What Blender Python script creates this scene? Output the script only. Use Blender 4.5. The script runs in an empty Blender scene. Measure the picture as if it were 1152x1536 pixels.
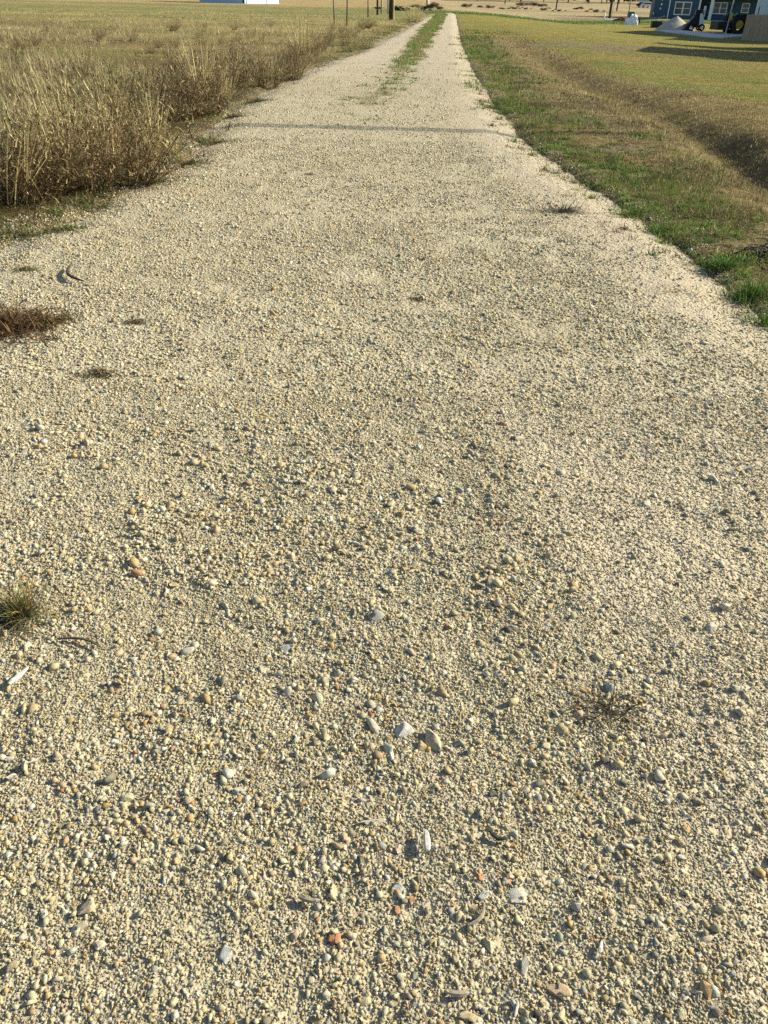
import bpy, bmesh, math, random
import numpy as np
from mathutils import Vector, Matrix
random.seed(5); rng = np.random.default_rng(11)
S = bpy.context.scene
COL = S.collection
R = math.radians
# ------------------------------------------------------------------ camera numbers
F, TH, RO, H = 1154.0, R(34.0), R(1.2), 1.6

def ss(a, b, x):
    t = np.clip((np.asarray(x, float) - a) / (b - a), 0, 1)
    return t * t * (3 - 2 * t)

def vnoise(x, y, seed=0):
    x = np.asarray(x, float); y = np.asarray(y, float)
    xi = np.floor(x).astype(np.int64); yi = np.floor(y).astype(np.int64)
    fx = x - xi; fy = y - yi
    fx = fx * fx * (3 - 2 * fx); fy = fy * fy * (3 - 2 * fy)
    def hsh(a, b):
        n = (a * 374761393 + b * 668265263 + seed * 974711) & 0x7fffffff
        n = ((n ^ (n >> 13)) * 1274126177) & 0x7fffffff
        n = (n ^ (n >> 16)) & 0xffff
        return n / 65535.0
    a = hsh(xi, yi); b = hsh(xi + 1, yi); c = hsh(xi, yi + 1); d = hsh(xi + 1, yi + 1)
    return (a * (1 - fx) + b * fx) * (1 - fy) + (c * (1 - fx) + d * fx) * fy

def fbm(x, y, seed=0, o=3):
    s = 0; a = .5; t = 0
    for k in range(o):
        s = s + a * vnoise(np.asarray(x) * 2 ** k, np.asarray(y) * 2 ** k, seed + k * 17); t += a; a *= .5
    return s / t

# road edges, metres: y -> x
RL = np.array([(-4, -2.6), (3.2, -2.3), (4.4, -2.8), (5.6, -3.0), (6.6, -2.75), (7.6, -2.55), (9, -2.3), (11.3, -2.55), (14, -2.6), (17, -2.55), (22.7, -2.05),
               (31, -1.06), (43.5, 0.0), (67, 1.85), (95, 4.35), (120, 6.5)])
RR = np.array([(-4, 2.9), (3, 2.55), (4.4, 2.3), (6, 2.33), (7.5, 2.19), (9.9, 1.92), (12.3, 1.8), (17.2, 1.9), (25, 2.16), (38, 2.83),
               (54.6, 3.85), (94, 6.25), (120, 7.9)])
ML = np.array([(9, -.75), (12.9, -0.79), (16.7, -0.42), (23.3, 0.02), (32.6, 0.5), (48.4, 1.5), (86, 3.95), (120, 6)])
MR = np.array([(9, -.55), (13.1, -0.45), (18, 0.05), (26, 0.8), (37.8, 1.5), (48.8, 2.3), (86.7, 4.8), (120, 7)])
xl = lambda y: np.interp(y, RL[:, 0], RL[:, 1])
xr = lambda y: np.interp(y, RR[:, 0], RR[:, 1])
ml = lambda y: np.interp(y, ML[:, 0], ML[:, 1])
mr = lambda y: np.interp(y, MR[:, 0], MR[:, 1])
ROAD_END = 96.0
XD = lambda y: np.interp(y, [0, 6, 9.8, 12, 16.5, 23, 35, 60], [3.9, 4.2, 4.5, 4.75, 4.5, 4.4, 4.75, 6.4])   # ditch

def h_far(X, Y):
    return -1.0 * ss(5, 23, X) * ss(20, 62, Y)

def h_road(X, Y):
    e = np.minimum(X - xl(Y), xr(Y) - X)
    near = 1 - ss(9, 18, Y)
    z = .03 * (fbm(X * .9, Y * .9, 3) - .5) + near * (.018 * (fbm(X * 4, Y * 4, 4) - .5) + .014 * (fbm(X * 14, Y * 14, 5, 2) - .5))
    z = z - .055 * (1 - ss(-.05, .5, e + .3 * (fbm(X * 2.5, Y * 2.5, 6) - .5))) + .014
    return z + h_far(X, Y)

def h_ground(X, Y):
    e = np.minimum(X - xl(Y), xr(Y) - X)          # >0 inside the road
    z = .05 * (fbm(X * .7, Y * .7, 21) - .5) + .03 * (fbm(X * 3, Y * 3, 22) - .5)
    z = z + .10 * (fbm(X * .15, Y * .15, 23) - .5) * ss(0.5, 4, -e)
    d = (X - XD(Y))
    dep = (.10 + .24 * np.exp(-((Y - 11) / 2.6) ** 2) + .14 * fbm(Y * .28 + 4.3, Y * 0 + 2.0, 24)) * ss(4, 9, Y) * (1 - .6 * ss(22, 30, Y)) * (1 - ss(34, 44, Y))
    z = z - dep * np.exp(-(d / .5) ** 2) + .05 * ss(4, 8, Y) * np.exp(-((d - 1.7) / .9) ** 2) * (1 - ss(30, 40, Y))
    inside = ss(-.12, .18, e) * (1 - ss(ROAD_END - 3, ROAD_END, Y))
    z = z * (1 - inside) + (-.09) * inside
    # far rise of the fields
    z = z + 6.0 * ss(260, 900, Y)
    return z + h_far(X, Y)

def ray(x, y):
    u = x - 576.; v = y - 768.
    c, s = math.cos(RO), math.sin(RO)
    u, v = u * c + v * s, -u * s + v * c
    return np.array([u / F, math.cos(TH) - v / F * math.sin(TH), -(math.sin(TH) + v / F * math.cos(TH))])

def gp(x, y):
    """where the sight line through a photo point meets the terrain"""
    r = ray(x, y); t = .8
    while t < 3000:
        p = r * t
        if p[1] > 20: z = float(h_far(p[0], p[1]))
        else: z = 0.0
        if H + p[2] < z: break
        t *= 1.0015
    return float(p[0]), float(p[1])

def gz(X, Y):
    a = float(h_ground(np.array([X]), np.array([Y]))[0])
    if float(xl(Y)) < X < float(xr(Y)) and Y < ROAD_END: a = max(a, float(h_road(np.array([X]), np.array([Y]))[0]))
    return a

# ------------------------------------------------------------------ mesh plumbing
def np_mesh(name, V, faces_list, colors=None, mat=None, smooth=False):
    """faces_list: list of int arrays (n,k)"""
    me = bpy.data.meshes.new(name)
    V = np.ascontiguousarray(V, np.float32)
    loops = np.concatenate([f.ravel() for f in faces_list]).astype(np.int32)
    sizes = np.concatenate([np.full(len(f), f.shape[1], np.int32) for f in faces_list])
    starts = np.concatenate([[0], np.cumsum(sizes)[:-1]]).astype(np.int32)
    me.vertices.add(len(V)); me.vertices.foreach_set('co', V.ravel())
    me.loops.add(len(loops)); me.loops.foreach_set('vertex_index', loops)
    me.polygons.add(len(sizes)); me.polygons.foreach_set('loop_start', starts)
    if smooth: me.polygons.foreach_set('use_smooth', np.ones(len(sizes), bool))
    me.update(calc_edges=True)
    if colors is not None:
        ca = me.color_attributes.new('Col', 'FLOAT_COLOR', 'POINT')
        c4 = np.ones((len(V), 4), np.float32); c4[:, :3] = colors
        ca.data.foreach_set('color', c4.ravel())
    if mat: me.materials.append(mat)
    return me

def link(name, me, parent=None, loc=None, rot=None):
    o = bpy.data.objects.new(name, me); COL.objects.link(o)
    if parent: o.parent = parent
    if loc is not None: o.location = loc
    if rot is not None: o.rotation_euler = rot
    return o

def tag(o, label=None, cat=None, group=None, kind=None):
    if label: o['label'] = label
    if cat: o['category'] = cat
    if group: o['group'] = group
    if kind: o['kind'] = kind
    return o

def empty(name, loc, rz=0, label=None, cat=None, group=None):
    o = bpy.data.objects.new(name, None); COL.objects.link(o)
    o.location = loc; o.rotation_euler = (0, 0, rz); o.empty_display_size = .2
    return tag(o, label, cat, group)

class MB:
    def __init__(s): s.bm = bmesh.new()
    def box(s, x0, x1, y0, y1, z0, z1, bev=0):
        r = bmesh.ops.create_cube(s.bm, size=1)
        for v in r['verts']:
            v.co = Vector(((x0 + x1) / 2 + v.co.x * (x1 - x0), (y0 + y1) / 2 + v.co.y * (y1 - y0), (z0 + z1) / 2 + v.co.z * (z1 - z0)))
        if bev:
            ed = list({e for v in r['verts'] for e in v.link_edges})
            bmesh.ops.bevel(s.bm, geom=ed, offset=bev, segments=2, affect='EDGES', profile=.6)
        return s
    def tube(s, pts, rads, n=8, cap=True):
        pts = [Vector(p) for p in pts]
        if not hasattr(rads, '__len__'): rads = [rads] * len(pts)
        rings = []
        for i, p in enumerate(pts):
            t = (pts[min(i + 1, len(pts) - 1)] - pts[max(i - 1, 0)]).normalized()
            a = t.cross(Vector((0, 0, 1)))
            if a.length < .1: a = t.cross(Vector((0, 1, 0)))
            a.normalize(); b = t.cross(a)
            rings.append([s.bm.verts.new(p + (a * math.cos(2 * math.pi * k / n) + b * math.sin(2 * math.pi * k / n)) * rads[i]) for k in range(n)])
        for i in range(len(rings) - 1):
            for k in range(n):
                s.bm.faces.new((rings[i][k], rings[i][(k + 1) % n], rings[i + 1][(k + 1) % n], rings[i + 1][k]))
        if cap:
            s.bm.faces.new(rings[0]); s.bm.faces.new(rings[-1][::-1])
        return s
    def prism(s, poly, axis, a, b):
        """poly: 2-D outline, extruded along axis ('x','y','z') from a to b"""
        def P(u, v, w):
            return {'x': (w, u, v), 'y': (u, w, v), 'z': (u, v, w)}[axis]
        lo = [s.bm.verts.new(P(u, v, a)) for u, v in poly]; hi = [s.bm.verts.new(P(u, v, b)) for u, v in poly]
        n = len(poly)
        for k in range(n): s.bm.faces.new((lo[k], lo[(k + 1) % n], hi[(k + 1) % n], hi[k]))
        s.bm.faces.new(lo[::-1]); s.bm.faces.new(hi)
        return s
    def cyl(s, c, axis, r, w, n=24, r2=None):
        c = Vector(c); d = {'x': Vector((1, 0, 0)), 'y': Vector((0, 1, 0)), 'z': Vector((0, 0, 1))}[axis]
        return s.tube([c - d * w / 2, c + d * w / 2], [r, r if r2 is None else r2], n)
    def build(s, name, mat, parent=None, smooth=False):
        bmesh.ops.recalc_face_normals(s.bm, faces=s.bm.faces)
        me = bpy.data.meshes.new(name); s.bm.to_mesh(me); s.bm.free()
        if smooth:
            for p in me.polygons: p.use_smooth = True
        me.materials.append(mat)
        return link(name, me, parent)

# ------------------------------------------------------------------ materials
def newmat(name):
    m = bpy.data.materials.new(name); m.use_nodes = True
    nt = m.node_tree; nt.nodes.clear()
    out = nt.nodes.new('ShaderNodeOutputMaterial')
    b = nt.nodes.new('ShaderNodeBsdfPrincipled'); nt.links.new(b.outputs[0], out.inputs[0])
    b.inputs['Specular IOR Level'].default_value = .25
    return m, nt, b, out
def N(nt, t, **kw):
    n = nt.nodes.new(t)
    for k, v in kw.items(): setattr(n, k, v)
    return n
def mixc(nt, a, b, f, mode='MIX'):
    n = N(nt, 'ShaderNodeMix', data_type='RGBA', blend_type=mode)
    for i, s in ((6, a), (7, b), (0, f)):
        if hasattr(s, 'is_output'): nt.links.new(s, n.inputs[i])
        elif i == 0: n.inputs[0].default_value = s
        else: n.inputs[i].default_value = (*s, 1)
    return n.outputs[2]
def noise(nt, scale, detail=4, rough=.6, vec=None):
    n = N(nt, 'ShaderNodeTexNoise'); n.inputs['Scale'].default_value = scale
    n.inputs['Detail'].default_value = detail; n.inputs['Roughness'].default_value = rough
    if vec is not None: nt.links.new(vec, n.inputs['Vector'])
    return n.outputs['Fac']
def ramp(nt, fac, stops, interp='LINEAR'):
    n = N(nt, 'ShaderNodeValToRGB'); n.color_ramp.interpolation = interp
    e = n.color_ramp.elements
    while len(e) < len(stops): e.new(.5)
    for k, (p, c) in enumerate(stops):
        e[k].position = p; e[k].color = (c, c, c, 1) if not hasattr(c, '__len__') else (*c, 1)
    nt.links.new(fac, n.inputs[0]); return n.outputs[0]
def bump(nt, b, hgt, dist, strength=1.0, prev=None):
    n = N(nt, 'ShaderNodeBump'); n.inputs['Distance'].default_value = dist; n.inputs['Strength'].default_value = strength
    nt.links.new(hgt, n.inputs['Height'])
    if prev is not None: nt.links.new(prev, n.inputs['Normal'])
    if b is not None: nt.links.new(n.outputs[0], b.inputs['Normal'])
    return n.outputs[0]
def geo_pos(nt): return N(nt, 'ShaderNodeNewGeometry').outputs['Position']

def simple(name, col, rough=.6, var=.12, scale=8, metal=0, spec=.3):
    """plain paint / metal / cloth with soft procedural wear"""
    m, nt, b, _ = newmat(name)
    tc = N(nt, 'ShaderNodeTexCoord').outputs['Object']
    f = noise(nt, scale, 5, .65, tc)
    lo = tuple(c * (1 - var) for c in col); hi = tuple(min(1, c * (1 + var)) for c in col)
    nt.links.new(mixc(nt, lo, hi, ramp(nt, f, [(.3, 0), (.7, 1)])), b.inputs['Base Color'])
    b.inputs['Roughness'].default_value = rough; b.inputs['Metallic'].default_value = metal
    b.inputs['Specular IOR Level'].default_value = spec
    return m

M_ROAD, nt, b, _ = newmat('gravel_road')
pos = geo_pos(nt)
v1 = N(nt, 'ShaderNodeTexVoronoi'); v1.inputs['Scale'].default_value = 130; nt.links.new(pos, v1.inputs['Vector'])
v2 = N(nt, 'ShaderNodeTexVoronoi'); v2.inputs['Scale'].default_value = 48; nt.links.new(pos, v2.inputs['Vector'])
v3 = N(nt, 'ShaderNodeTexVoronoi'); v3.inputs['Scale'].default_value = 16; nt.links.new(pos, v3.inputs['Vector'])
def cellval(v):
    s = N(nt, 'ShaderNodeSeparateColor'); nt.links.new(v.outputs['Color'], s.inputs[0]); return s.outputs
big = noise(nt, .9, 4, .6, pos)
pal = lambda fac: ramp(nt, fac, [(0, (.24, .21, .145)), (.25, (.40, .36, .24)), (.6, (.51, .465, .315)), (.85, (.56, .53, .42)), (1, (.42, .31, .17))])
c1 = pal(cellval(v1)[0]); c2 = pal(cellval(v2)[1]); c3 = pal(cellval(v3)[2])
c = mixc(nt, c1, c2, .4); c = mixc(nt, c, c3, .3)
c = mixc(nt, c, (.49, .42, .305), .45)
c = mixc(nt, c, mixc(nt, c, (.62, .55, .42), .6, 'MULTIPLY'), ramp(nt, big, [(.35, .55), (.65, 0)]))
att = N(nt, 'ShaderNodeAttribute', attribute_name='Col')
c = mixc(nt, c, att.outputs['Color'], att.outputs['Alpha'])
nt.links.new(c, b.inputs['Base Color']); b.inputs['Roughness'].default_value = .95; b.inputs['Specular IOR Level'].default_value = .1
n1 = bump(nt, None, ramp(nt, v1.outputs['Distance'], [(0, 1), (.9, 0)]), .004)
n2 = bump(nt, None, ramp(nt, v2.outputs['Distance'], [(0, 1), (.9, 0)]), .008, prev=n1)
bump(nt, b, ramp(nt, v3.outputs['Distance'], [(0, 1), (.8, 0)]), .012, .5, prev=n2)

M_STONE, nt, b, _ = newmat('crushed_limestone')
pos = geo_pos(nt)
att = N(nt, 'ShaderNodeAttribute', attribute_name='Col')
f1 = noise(nt, 180, 4, .7, pos)
c = mixc(nt, att.outputs['Color'], mixc(nt, att.outputs['Color'], (.62, .55, .42), 1, 'MULTIPLY'), ramp(nt, f1, [(.42, 0), (.68, .8)]))
nt.links.new(c, b.inputs['Base Color']); b.inputs['Roughness'].default_value = .92; b.inputs['Specular IOR Level'].default_value = .12
bump(nt, b, noise(nt, 420, 4, .7, pos), .0025)

def leafmat(name, trans=.3):
    m, nt, b, out = newmat(name)
    att = N(nt, 'ShaderNodeAttribute', attribute_name='Col')
    f = noise(nt, 30, 3, .6, geo_pos(nt))
    c = mixc(nt, att.outputs['Color'], mixc(nt, att.outputs['Color'], (.6, .58, .5), 1, 'MULTIPLY'), ramp(nt, f, [(.4, 0), (.7, .7)]))
    nt.links.new(c, b.inputs['Base Color']); b.inputs['Roughness'].default_value = .7; b.inputs['Specular IOR Level'].default_value = .2
    t = N(nt, 'ShaderNodeBsdfTranslucent'); nt.links.new(c, t.inputs[0])
    mx = N(nt, 'ShaderNodeMixShader'); mx.inputs[0].default_value = trans
    nt.links.new(b.outputs[0], mx.inputs[1]); nt.links.new(t.outputs[0], mx.inputs[2]); nt.links.new(mx.outputs[0], out.inputs[0])
    return m
M_GRASS = leafmat('grass_blade', .32)
M_WEED = leafmat('dry_weed', .12)
M_LEAF = leafmat('tree_leaf', .25)

M_GROUND, nt, b, _ = newmat('field_ground')
pos = geo_pos(nt)
att = N(nt, 'ShaderNodeAttribute', attribute_name='Col')
fa = noise(nt, 9, 6, .7, pos); fb = noise(nt, .45, 5, .6, pos); fc = noise(nt, 60, 3, .7, pos)
mp = N(nt, 'ShaderNodeMapping'); mp.inputs['Scale'].default_value = (.25, 1.6, 1); nt.links.new(pos, mp.inputs[0])
fd = noise(nt, 1.0, 6, .7, mp.outputs[0])
c = att.outputs['Color']
c = mixc(nt, c, mixc(nt, c, (.45, .42, .36), 1, 'MULTIPLY'), ramp(nt, fa, [(.40, 0), (.66, .9)]))
c = mixc(nt, c, mixc(nt, c, (1.25, 1.15, .95), 1, 'MULTIPLY'), ramp(nt, fb, [(.4, 0), (.6, .8)]))
c = mixc(nt, c, mixc(nt, c, (.62, .66, .5), 1, 'MULTIPLY'), ramp(nt, fd, [(.45, 0), (.62, .75)]))
c = mixc(nt, c, mixc(nt, c, (1.5, 1.4, 1.2), 1, 'MULTIPLY'), ramp(nt, fc, [(.5, 0), (.7, .7)]))
nt.links.new(c, b.inputs['Base Color']); b.inputs['Roughness'].default_value = 1; b.inputs['Specular IOR Level'].default_value = .05
q1 = bump(nt, None, fc, .03); bump(nt, b, fa, .12, prev=q1)

M_WOODDRY = simple('weathered_wood', (.30, .25, .19), .85, .25, 30)
M_BLEACH = simple('bleached_wood', (.54, .51, .45), .8, .2, 60)
M_BARK = simple('bark', (.09, .07, .05), .95, .3, 12)
M_POLE = simple('creosote_pole', (.065, .048, .035), .9, .3, 6)
M_STEEL = simple('galvanised_steel', (.55, .57, .58), .45, .12, 12, metal=.7)
M_DKSTEEL = simple('dark_steel', (.06, .055, .05), .6, .2, 20, metal=.3)
M_WHITE = simple('white_trim', (.75, .77, .78), .5, .06, 6)
M_GLASS = simple('window_glass', (.03, .04, .05), .12, .2, 3, spec=.6)
M_TYRE = simple('tyre_rubber', (.02, .02, .02), .85, .2, 30)
M_BLACK = simple('black_paint', (.018, .018, .02), .5, .2, 10)
M_GREENP = simple('green_paint', (.02, .11, .045), .45, .15, 10)
M_YELLOW = simple('yellow_paint', (.42, .32, .03), .5, .12, 10)
M_GREYBLD = simple('pale_metal_cladding', (.46, .58, .66), .5, .06, 2)
M_BARNW = simple('white_barn_cladding', (.72, .76, .80), .5, .05, 2)
M_TARP = simple('white_plastic', (.70, .74, .80), .5, .1, 6)
M_RED = simple('red_clay_soil', (.20, .08, .045), .95, .25, 6)
M_ROOF = simple('grey_shingle', (.14, .14, .15), .9, .2, 14)
M_CONC = simple('concrete_pad', (.50, .50, .48), .85, .12, 1.5)
M_SANDP = simple('grey_sand', (.40, .36, .31), .95, .15, 6)
# blue lap siding: boards are a bump across Z
M_SIDING, nt, b, _ = newmat('blue_lap_siding')
tc = N(nt, 'ShaderNodeTexCoord').outputs['Object']
w = N(nt, 'ShaderNodeTexWave', bands_direction='Z', wave_profile='SAW'); w.inputs['Scale'].default_value = 1.6; nt.links.new(tc, w.inputs[0])
f = noise(nt, 3, 5, .6, tc)
nt.links.new(mixc(nt, (.04, .085, .14), (.06, .115, .175), f), b.inputs['Base Color']); b.inputs['Roughness'].default_value = .6
bump(nt, b, w.outputs['Fac'], .03)
# grey picket boards
M_FENCE, nt, b, _ = newmat('grey_fence_boards')
tc = N(nt, 'ShaderNodeTexCoord').outputs['Object']
mp = N(nt, 'ShaderNodeMapping'); mp.inputs['Scale'].default_value = (9, 9, .8); nt.links.new(tc, mp.inputs[0])
f = noise(nt, 1, 5, .7, mp.outputs[0])
nt.links.new(mixc(nt, (.24, .185, .125), (.44, .355, .25), ramp(nt, f, [(.3, 0), (.7, 1)])), b.inputs['Base Color']); b.inputs['Roughness'].default_value = .9

# ------------------------------------------------------------------ world, sun, camera
W = bpy.data.worlds.new('World'); S.world = W; W.use_nodes = True
nt = W.node_tree; nt.nodes.clear()
wo = nt.nodes.new('ShaderNodeOutputWorld'); bg = nt.nodes.new('ShaderNodeBackground'); sk = nt.nodes.new('ShaderNodeTexSky')
SUN_AZ, SUN_EL = R(18), R(28)            # azimuth measured from +X towards +Y
sk.sky_type = 'NISHITA'; sk.sun_disc = False; sk.sun_elevation = SUN_EL; sk.sun_rotation = math.pi / 2 - SUN_AZ
bg.inputs[1].default_value = .085
nt.links.new(sk.outputs[0], bg.inputs[0]); nt.links.new(bg.outputs[0], wo.inputs[0])
sl = bpy.data.lights.new('sun', 'SUN'); sl.energy = 5.0; sl.angle = R(.5); sl.color = (1, .935, .71)
so = bpy.data.objects.new('sun', sl); COL.objects.link(so)
sd = Vector((math.cos(SUN_AZ) * math.cos(SUN_EL), math.sin(SUN_AZ) * math.cos(SUN_EL), math.sin(SUN_EL)))
so.rotation_euler = sd.to_track_quat('Z', 'Y').to_euler(); so.location = (20, 5, 20)
cam = bpy.data.cameras.new('camera'); co = bpy.data.objects.new('camera', cam); COL.objects.link(co)
cam.sensor_fit = 'VERTICAL'; cam.sensor_height = 36; cam.sensor_width = 27; cam.lens = F / 1536 * 36
cam.clip_start = .05; cam.clip_end = 4000
co.matrix_world = Matrix.Translation((0, 0, H)) @ Matrix.Rotation(R(90) - TH, 4, 'X') @ Matrix.Rotation(RO, 4, 'Z')
S.camera = co
S.view_settings.view_transform = 'Standard'; S.view_settings.look = 'None'; S.view_settings.gamma = 1; S.view_settings.exposure = .80
S.cycles.use_denoising = False
S.cycles.max_bounces = 5; S.cycles.diffuse_bounces = 3; S.cycles.glossy_bounces = 2; S.cycles.transmission_bounces = 3

# ------------------------------------------------------------------ ground sheet
def lerp(a, b, t): return a * (1 - t[..., None]) + np.array(b) * t[..., None]
def ground_color(X, Y):
    n1 = fbm(X * .35, Y * .35, 41); n2 = fbm(X * 1.3, Y * 1.3, 42); n3 = fbm(X * .05, Y * .12, 43)
    Yw = Y * (1 + .25 * (n3 - .5)) + 4 * (n1 - .5)
    left = np.zeros(X.shape + (3,)) + np.array((.17, .13, .075))
    left = lerp(left, (.17, .16, .075), ss(.45, .6, n1) * .7)
    left = lerp(left, (.41, .345, .185), ss(17, 30, Yw))
    left = lerp(left, (.26, .27, .105), ss(.5, .62, fbm(X * .12 + 9, Y * .3, 49)) * ss(15, 25, Y) * .7)
    left = lerp(left, (.25, .17, .105), np.exp(-((Yw - 31) / 3.0) ** 2) * .6)
    left = lerp(left, (.25, .26, .125), ss(58, 74, Yw + .35 * X + 26 * (n1 - .5)) * (.45 + .55 * ss(.4, .6, n2)))
    left = lerp(left, (.23, .17, .105), ss(.52, .64, fbm(X * .22, Y * .22, 50)) * ss(9, 14, Y) * (1 - ss(45, 60, Y)) * .65)
    left = lerp(left, (.42, .33, .19), ss(84, 90, Yw + .25 * X) * (1 - ss(92, 98, Yw + .25 * X)) * ss(-14, -18, X))
    left = lerp(left, (.45, .355, .205), ss(108, 118, Yw + .3 * X))
    dr = X - xr(Y)
    right = np.zeros(X.shape + (3,)) + np.array((.33, .26, .145))
    right = lerp(right, (.12, .15, .055), (1 - ss(.5, 1.6, dr)) * ss(.35, .55, n2) * (.7))
    right = lerp(right, (.34, .27, .19), ss(.54, .64, n2) * (1 - ss(1.2, 2.4, dr)) * .9)      # bare dirt
    d = X - XD(Y)
    lawn = ss(.5, 1.6, d + (n2 - .5) - 1.2 * (1 - ss(13, 20, Y)) * 2.0) * ss(11, 18, Y + .35 * X + 4 * (n1 - .5))
    lawn = np.maximum(lawn, ss(38, 44, Yw + 2 * d))
    right = lerp(right, (.33, .29, .105), lawn)
    right = lerp(right, (.22, .27, .085), lawn * ss(.5, .62, n1) * .6)
    dirt = np.exp(-((Y - 36.5 - 1.5 * (n1 - .5)) / 2.2) ** 2) * ss(4.6, 6, X) * (1 - ss(12, 24, X)) * ss(.3, .5, n2)
    right = lerp(right, (.30, .25, .19), np.clip(dirt * 1.4, 0, 1))
    right = lerp(right, (.36, .26, .13), np.exp(-((Y - 31 - 1.5 * (n1 - .5)) / 2.0) ** 2) * ss(6, 8, X) * ss(.4, .6, n2) * .8)
    strip = 99 + .9 * (np.minimum(X, 36) - 7) + 30 * ss(36, 60, X)
    right = lerp(right, (.16, .25, .085), ss(-9, -4, Y - strip) * (1 - ss(60, 80, X)))
    right = lerp(right, (.47, .39, .27), ss(3, 10, Y - strip + 6 * (n1 - .5)))
    right = lerp(right, (.24, .19, .12), ss(3, 10, Y - strip) * ss(.55, .65, fbm(X * .06, Y * .15, 47)) * .6)
    t = ss(-.5, .5, X - (xl(Y) + xr(Y)) / 2)
    c = left * (1 - t[..., None]) + right * t[..., None]
    e = np.minimum(X - xl(Y), xr(Y) - X)
    c = lerp(c, (.36, .30, .205), ss(-.35, .1, e + .5 * (n2 - .5)) * (1 - ss(ROAD_END - 4, ROAD_END, Y)))
    return c

def grid(xs, ys):
    X, Y = np.meshgrid(xs, ys)
    nx, ny = len(xs), len(ys)
    i = np.arange((ny - 1) * nx).reshape(ny - 1, nx)[:, :-1].ravel()
    Fq = np.stack([i, i + 1, i + nx + 1, i + nx], 1)
    return X.ravel(), Y.ravel(), Fq
def graded(a, b, st, end, g):
    r = list(np.arange(a, b, st)); s = st
    while r[-1] < end: s *= g; r.append(r[-1] + s)
    return np.array(r)
ys = graded(-5, 16, .12, 1400, 1.035)
xp = graded(0, 8, .12, 900, 1.06); xs = np.concatenate([-xp[1:][::-1], xp])
X, Y, Fq = grid(xs, ys)
me = np_mesh('ground', np.stack([X, Y, h_ground(X, Y)], 1), [Fq], ground_color(X, Y), M_GROUND, True)
tag(link('ground', me), kind='structure')

# road sheet: follows the edges, finer close to the camera
ys = np.concatenate([np.arange(-3, 7, .03), np.arange(7, 16, .06), graded(16, 18, .12, ROAD_END, 1.02)])
tt = np.concatenate([np.linspace(0, 1, 170)])
T, Yg = np.meshgrid(tt, ys)
lo = xl(Yg) - .22; hi = xr(Yg) + .2
Xg = lo + (hi - lo) * T
X = Xg.ravel(); Y = Yg.ravel(); nx = len(tt)
i = np.arange((len(ys) - 1) * nx).reshape(len(ys) - 1, nx)[:, :-1].ravel()
Fq = np.stack([i, i + 1, i + nx + 1, i + nx], 1)
# soil tint where the median grass and the worn sandy wheel bands lie (alpha = how much)
me = np_mesh('gravel_road', np.stack([X, Y, h_road(X, Y)], 1), [Fq], np.zeros((len(X), 3)), M_ROAD, True)
n2 = fbm(X * 2.2, Y * 2.2, 61); n3 = fbm(X * .6, Y * .6, 62)
def sandy(X, Y):
    """fine packed sand, few loose stones"""
    n = fbm(X * 1.2, Y * 1.2, 63)
    a = np.exp(-(np.abs(X - (xr(Y) - .38)) / .46) ** 3) * ss(3.4, 5.2, Y) * (1 - .4 * ss(16, 26, Y))
    b_ = ss(.45, .95, X + .12 * (Y - 1.2)) * (1 - ss(2.6, 4.2, Y)) * .85
    far = ss(14, 30, Y) * .95
    return np.clip(np.maximum(np.maximum(a, b_), far) * (.55 + .9 * n), 0, 1)
mid = ss(-.1, .15, X - ml(Y) + .8 * (n2 - .5)) * ss(-.1, .15, mr(Y) - X + .8 * (n2 - .5)) * ss(.30, .50, fbm(X * .8, Y * .45, 67) + .06 * ss(20, 40, Y) + .13) * ss(11.5, 14.5, Y + 3 * (n2 - .5))
sa = sandy(X, Y)
cc = np.zeros((len(X), 4), np.float32)
cc[:, :3] = lerp(np.zeros((len(X), 3)) + np.array((.505, .425, .315)), (.30, .25, .15), mid)
e = np.minimum(X - xl(Y), xr(Y) - X)
el = ss(.5, 0, X - xl(Y) + .8 * (n2 - .5)) * ss(.35, .6, n3) * ss(2.0, 4, Y)
cc[:, :3] = lerp(cc[:, :3], (.20, .16, .105), el * (1 - mid))
cc[:, 3] = np.clip(np.maximum(np.maximum(mid * .8, sa * .75), el * .7), 0, 1)
me.color_attributes['Col'].data.foreach_set('color', cc.ravel())
tag(link('gravel_road', me), kind='structure')

# ------------------------------------------------------------------ stones
def stone_template(sub, seed, cuts):
    r = np.random.default_rng(seed)
    bm = bmesh.new(); bmesh.ops.create_icosphere(bm, subdivisions=sub, radius=1)
    V = np.array([v.co[:] for v in bm.verts]); Fc = np.array([[v.index for v in f.verts] for f in bm.faces]); bm.free()
    V = V * (1 + .12 * r.normal(size=(len(V), 1)))
    for _ in range(cuts):
        n = r.normal(size=3); n /= np.linalg.norm(n); d = r.uniform(.26, .72)
        k = V @ n - d; k[k < 0] = 0; V = V - k[:, None] * n
    V = V * np.array([1, r.uniform(.65, 1), r.uniform(.5, .85)])
    return V / np.abs(V).max(), Fc
def octa(seed):
    r = np.random.default_rng(seed)
    V = np.array([(1, 0, 0), (0, 1, 0), (-1, 0, 0), (0, -1, 0), (0, 0, 1), (0, 0, -1.)]) * (1 + .3 * r.normal(size=(6, 1))) + .2 * r.normal(size=(6, 3))
    Fc = np.array([(0, 1, 4), (1, 2, 4), (2, 3, 4), (3, 0, 4), (1, 0, 5), (2, 1, 5), (3, 2, 5), (0, 3, 5)])
    V[:, 2] *= .75
    return V / np.abs(V).max(), Fc
T2 = [stone_template(2, s, 7) for s in range(24)]
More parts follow.
